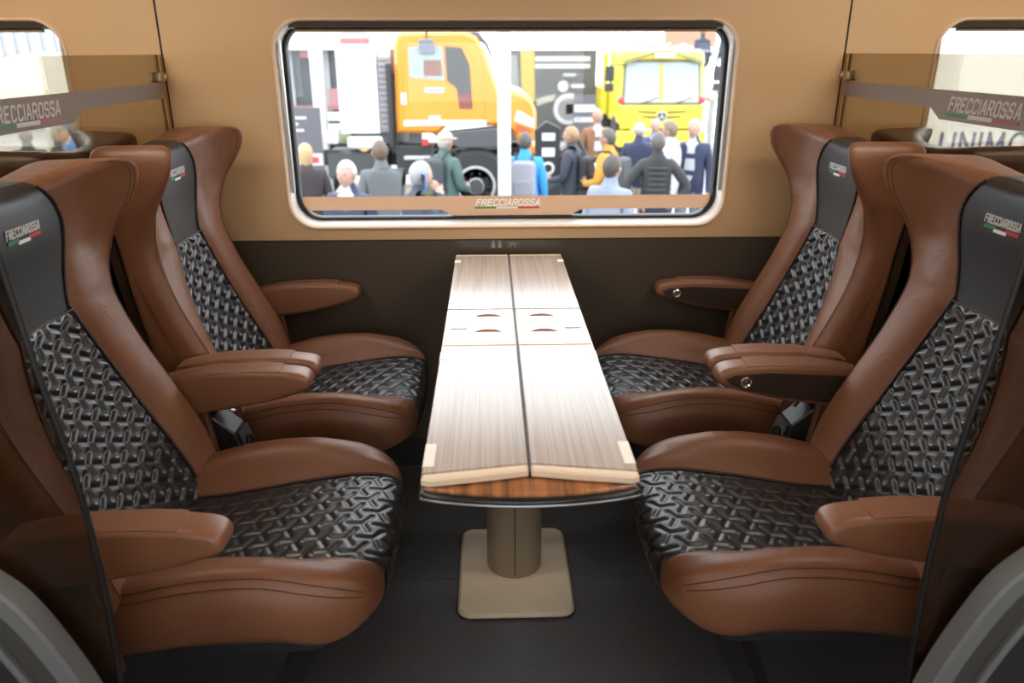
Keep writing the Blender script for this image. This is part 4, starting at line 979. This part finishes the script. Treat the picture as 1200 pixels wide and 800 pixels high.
# ---- information boards
def infoboard(label, X, Y, w, h, rows, hdr):
    r = thing('information_board', label, 'board', (X, Y, ZG), 0, 'information boards outside')
    box('panel', 0, w, 0, .03, .12, h, M_('board_grey', (.075, .072, .085), .6), r); box('foot', -.05, w+.05, -.15, .2, 0, .12, M_('board_foot', (.2, .2, .2)), r, .01)
    if hdr: 
        for k, (a, b, t) in enumerate(((.06, .60, .10), (.06, .35, .17), (.06, .5, .24))): box('text_line', a*w, b*w, -.004, -.0005, h-t-.03, h-t, M_('print_white', (.38, .38, .38)), r)
    for (z0, z1, red) in rows:
        c = box('card', .04*w, .98*w, -.006, -.0005, z0, z1, M_('print_white', (.38, .38, .38)), r)
        if red: MB().prism([(w*.60, z0+.03), (w*.85, z0+.03), (w*.87, z1-.05), (w*.66, z1-.03), (w*.58, z1-.07)], -.010, -.0065, 'y').build('red_picture', M_('print_red', (.36, .04, .05)), c)
        MB().prism([(w*.12, z0+.04), (w*.36, z0+.04), (w*.36, z0+.06), (w*.12, z0+.06)], -.010, -.0065, 'y').build('picture_caption', M_('print_grey', (.2, .18, .18)), c)
    return r
infoboard('grey information board with white cards and red pictures at the left of the window', -2.42, 9.35, .40, 2.02, [(1.36, 1.50, True), (1.16, 1.30, True), (.97, 1.11, True), (.78, .92, True)], True)
infoboard('dark information board standing among the people before the display wall', 1.34, 13.2, .36, 1.95, [(1.68, 1.80, False), (1.52, 1.60, False)], False)
# ---- bare chassis exhibit
ce = thing('chassis_exhibit', 'black and white bare axle exhibit between the orange truck and the people', 'exhibit', (.62, 11.0, ZG))
sb = MB().prism([(-.02, .3), (.30, .3), (.32, 1.62), (.12, 1.72), (-.04, 1.60)], 0, .12, 'y', .01).build('upright', BLK, ce)
for (a, b, c_, d_) in ((.06, .24, 1.46, 1.56), (.06, .24, 1.24, 1.36)): box('label_plate', a, b, -.008, .012, c_, d_, ORW, sb)
MB().lathe([(.09, -.006), (.09, .01)], (.15, 0, 1.08), 'y', 20).build('label_disc', ORW, sb); MB().lathe([(.055, -.012), (.055, -.006)], (.15, 0, 1.08), 'y', 20).build('label_dot', BLK, sb)
MB().prism([(.25, .80), (.85, 1.05), (.85, 1.15), (.25, .90)], -.05, .08, 'y', .01).build('white_arm', ORW, ce); MB().prism([(.3, .95), (.75, 1.2), (.6, 1.5), (.35, 1.3)], .1, .5, 'y', .03).build('gearbox', BLK, ce, True)
wheel(ce, .42, -.1, .48, .46, .25); wheel(ce, .70, .9, .50, .46, .25)
for y in (.2, .7): box('frame_rail', -.1, .95, y, y+.08, .62, .78, BLK, ce, .01)
# ---- posts and pavilion on the left
for i, (x, y, w_, lab) in enumerate(((.115, 9.0, .145, 'tall white post outside the middle of the window'), (-2.98, 14.0, .20, 'tall white post at the left beyond the window'))):
    p = thing('white_post', lab, 'post', (x, y, ZG)); MB().prism(rrect(-w_/2, w_/2, -w_/2, w_/2, .02, 3), .02, 4.6, 'z').build('shaft', M_('post_white', (.5, .5, .5), .5), p); box('foot', -w_*.9, w_*.9, -w_*.9, w_*.9, 0, .02, M_('post_foot', (.3, .3, .3)), p)
pv = thing('pavilion', 'white pavilion with dark windows and white balcony bands at the left', 'pavilion', (-5.0, 20.5, ZG))
PW = M_('pavilion_white', (.5, .5, .5), .6); PD = M_('pavilion_dark', (.045, .048, .055), .3)
box('wall', -4.2, 3.2, .1, .3, 0, 3.2, PD, pv); box('fascia', -4.3, 3.3, -.4, .4, 2.66, 4.6, PW, pv); box('balcony_band', -4.2, 3.2, -.12, .09, .98, 1.18, PW, pv); box('balcony_band', -4.2, 3.2, -.12, .09, .72, .90, PW, pv)
for x in (-1.9, -.95, .0, .9, 1.8): box('mullion', x-.06, x+.06, .02, .09, 1.2, 2.65, M_('mullion_grey', (.22, .23, .24), .5), pv)
for x in (-.5, .45, 1.3): box('red_sign', x-.18, x+.18, .0, .08, 2.48, 2.64, M_('sign_red', (.32, .12, .12)), pv)
box('red_rail', -1.8, 3.1, -.02, .06, 1.24, 1.34, M_('rail_red', (.22, .09, .09)), pv)
box('pink_panel', .9, 1.15, .0, .09, 1.25, 1.75, M_('panel_pink', (.25, .12, .12)), pv)
for x in (-.2, .7, 1.25): v, f = uvsphere((x, -.3, .55), (.22, .2, .25), 12, 8); MB().add(v, f).build('planter', M_('planter_green', (.10, .12, .05)), pv, True)
ctr = thing('counter', 'beige counter block behind the person in the grey suit', 'counter', (-1.55, 10.0, ZG)); box('body', -.35, .62, 0, .5, 0, 1.02, M_('counter_beige', (.34, .29, .24)), ctr); box('top', -.38, .65, -.03, .53, 1.02, 1.06, M_('counter_top', (.40, .36, .32)), ctr)
# ---- beyond the left-hand window: tent and building
tn = thing('white_tent', 'white peaked tent beyond the left window', 'tent', (-7.6, 11.0, ZG))
v = [(-4.0, 0, 1.88), (1.6, 0, 1.88), (1.6, 3.4, 1.88), (-4.0, 3.4, 1.88), (1.5, .2, 2.62), (1.5, 3.2, 2.62)]
MB().add(v, [[0, 1, 2, 3], [0, 4, 1], [1, 4, 5, 2], [2, 5, 3], [0, 3, 5, 4]]).build('canopy', M_('tent_white', (.5, .5, .48), .7), tn)
for x in (-3.8, 1.5):
    for y in (.1, 3.3): box('tent_pole', x-.04, x+.04, y-.04, y+.04, 0, 1.88, M_('pole', (.3, .3, .3)), tn)
hb = thing('exhibition_hall', 'pale ribbed exhibition hall far beyond the left window', 'building', (-17, 27, ZG))
box('wall', -6, 4.6, 0, 6, 0, 6.5, M_('hall_grey', (.30, .31, .33), .6), hb)
for k in range(22): box('rib', -6+k*.42, -5.85+k*.42, -.12, 0, 2.4, 6.4, M_('hall_white', (.45, .45, .46), .6), hb)
box('glazing', -6, 3.6, -.08, -.01, .2, 2.3, M_('hall_glass', (.10, .16, .28), .2), hb); box('brick_bay', 3.7, 4.6, -.2, -.01, 0, 4.4, M_('hall_brick', (.22, .14, .10), .8), hb)
# ---- beyond the right-hand window: big white sign board
sg = thing('sign_board', 'large white sign board with dark blue capital letters beyond the right window', 'sign', (0, 6.0, ZG))
box('board', 3.0, 7.4, 0, .08, .9, 2.62, M_('sign_white', (.5, .5, .5), .6), sg)
for x in (3.3, 5.2, 7.1): box('sign_leg', x-.05, x+.05, .09, .19, 0, 2.6, M_('pole', (.3, .3, .3)), sg)
ls, wd = letters('UNIMoG', .17, .95, .14, 0, .32)
for q in ls:
    mb = MB()
    for c in q: mb.add([(3.43+u, -.004, 1.86+vv_) for u, vv_ in c]+[(3.43+u, 0, 1.86+vv_) for u, vv_ in c], [[0, 1, 2, 3], [7, 6, 5, 4], [0, 4, 5, 1], [1, 5, 6, 2], [2, 6, 7, 3], [3, 7, 4, 0]])
    mb.build('letter', M_('sign_navy', (.01, .03, .13), .5), sg)
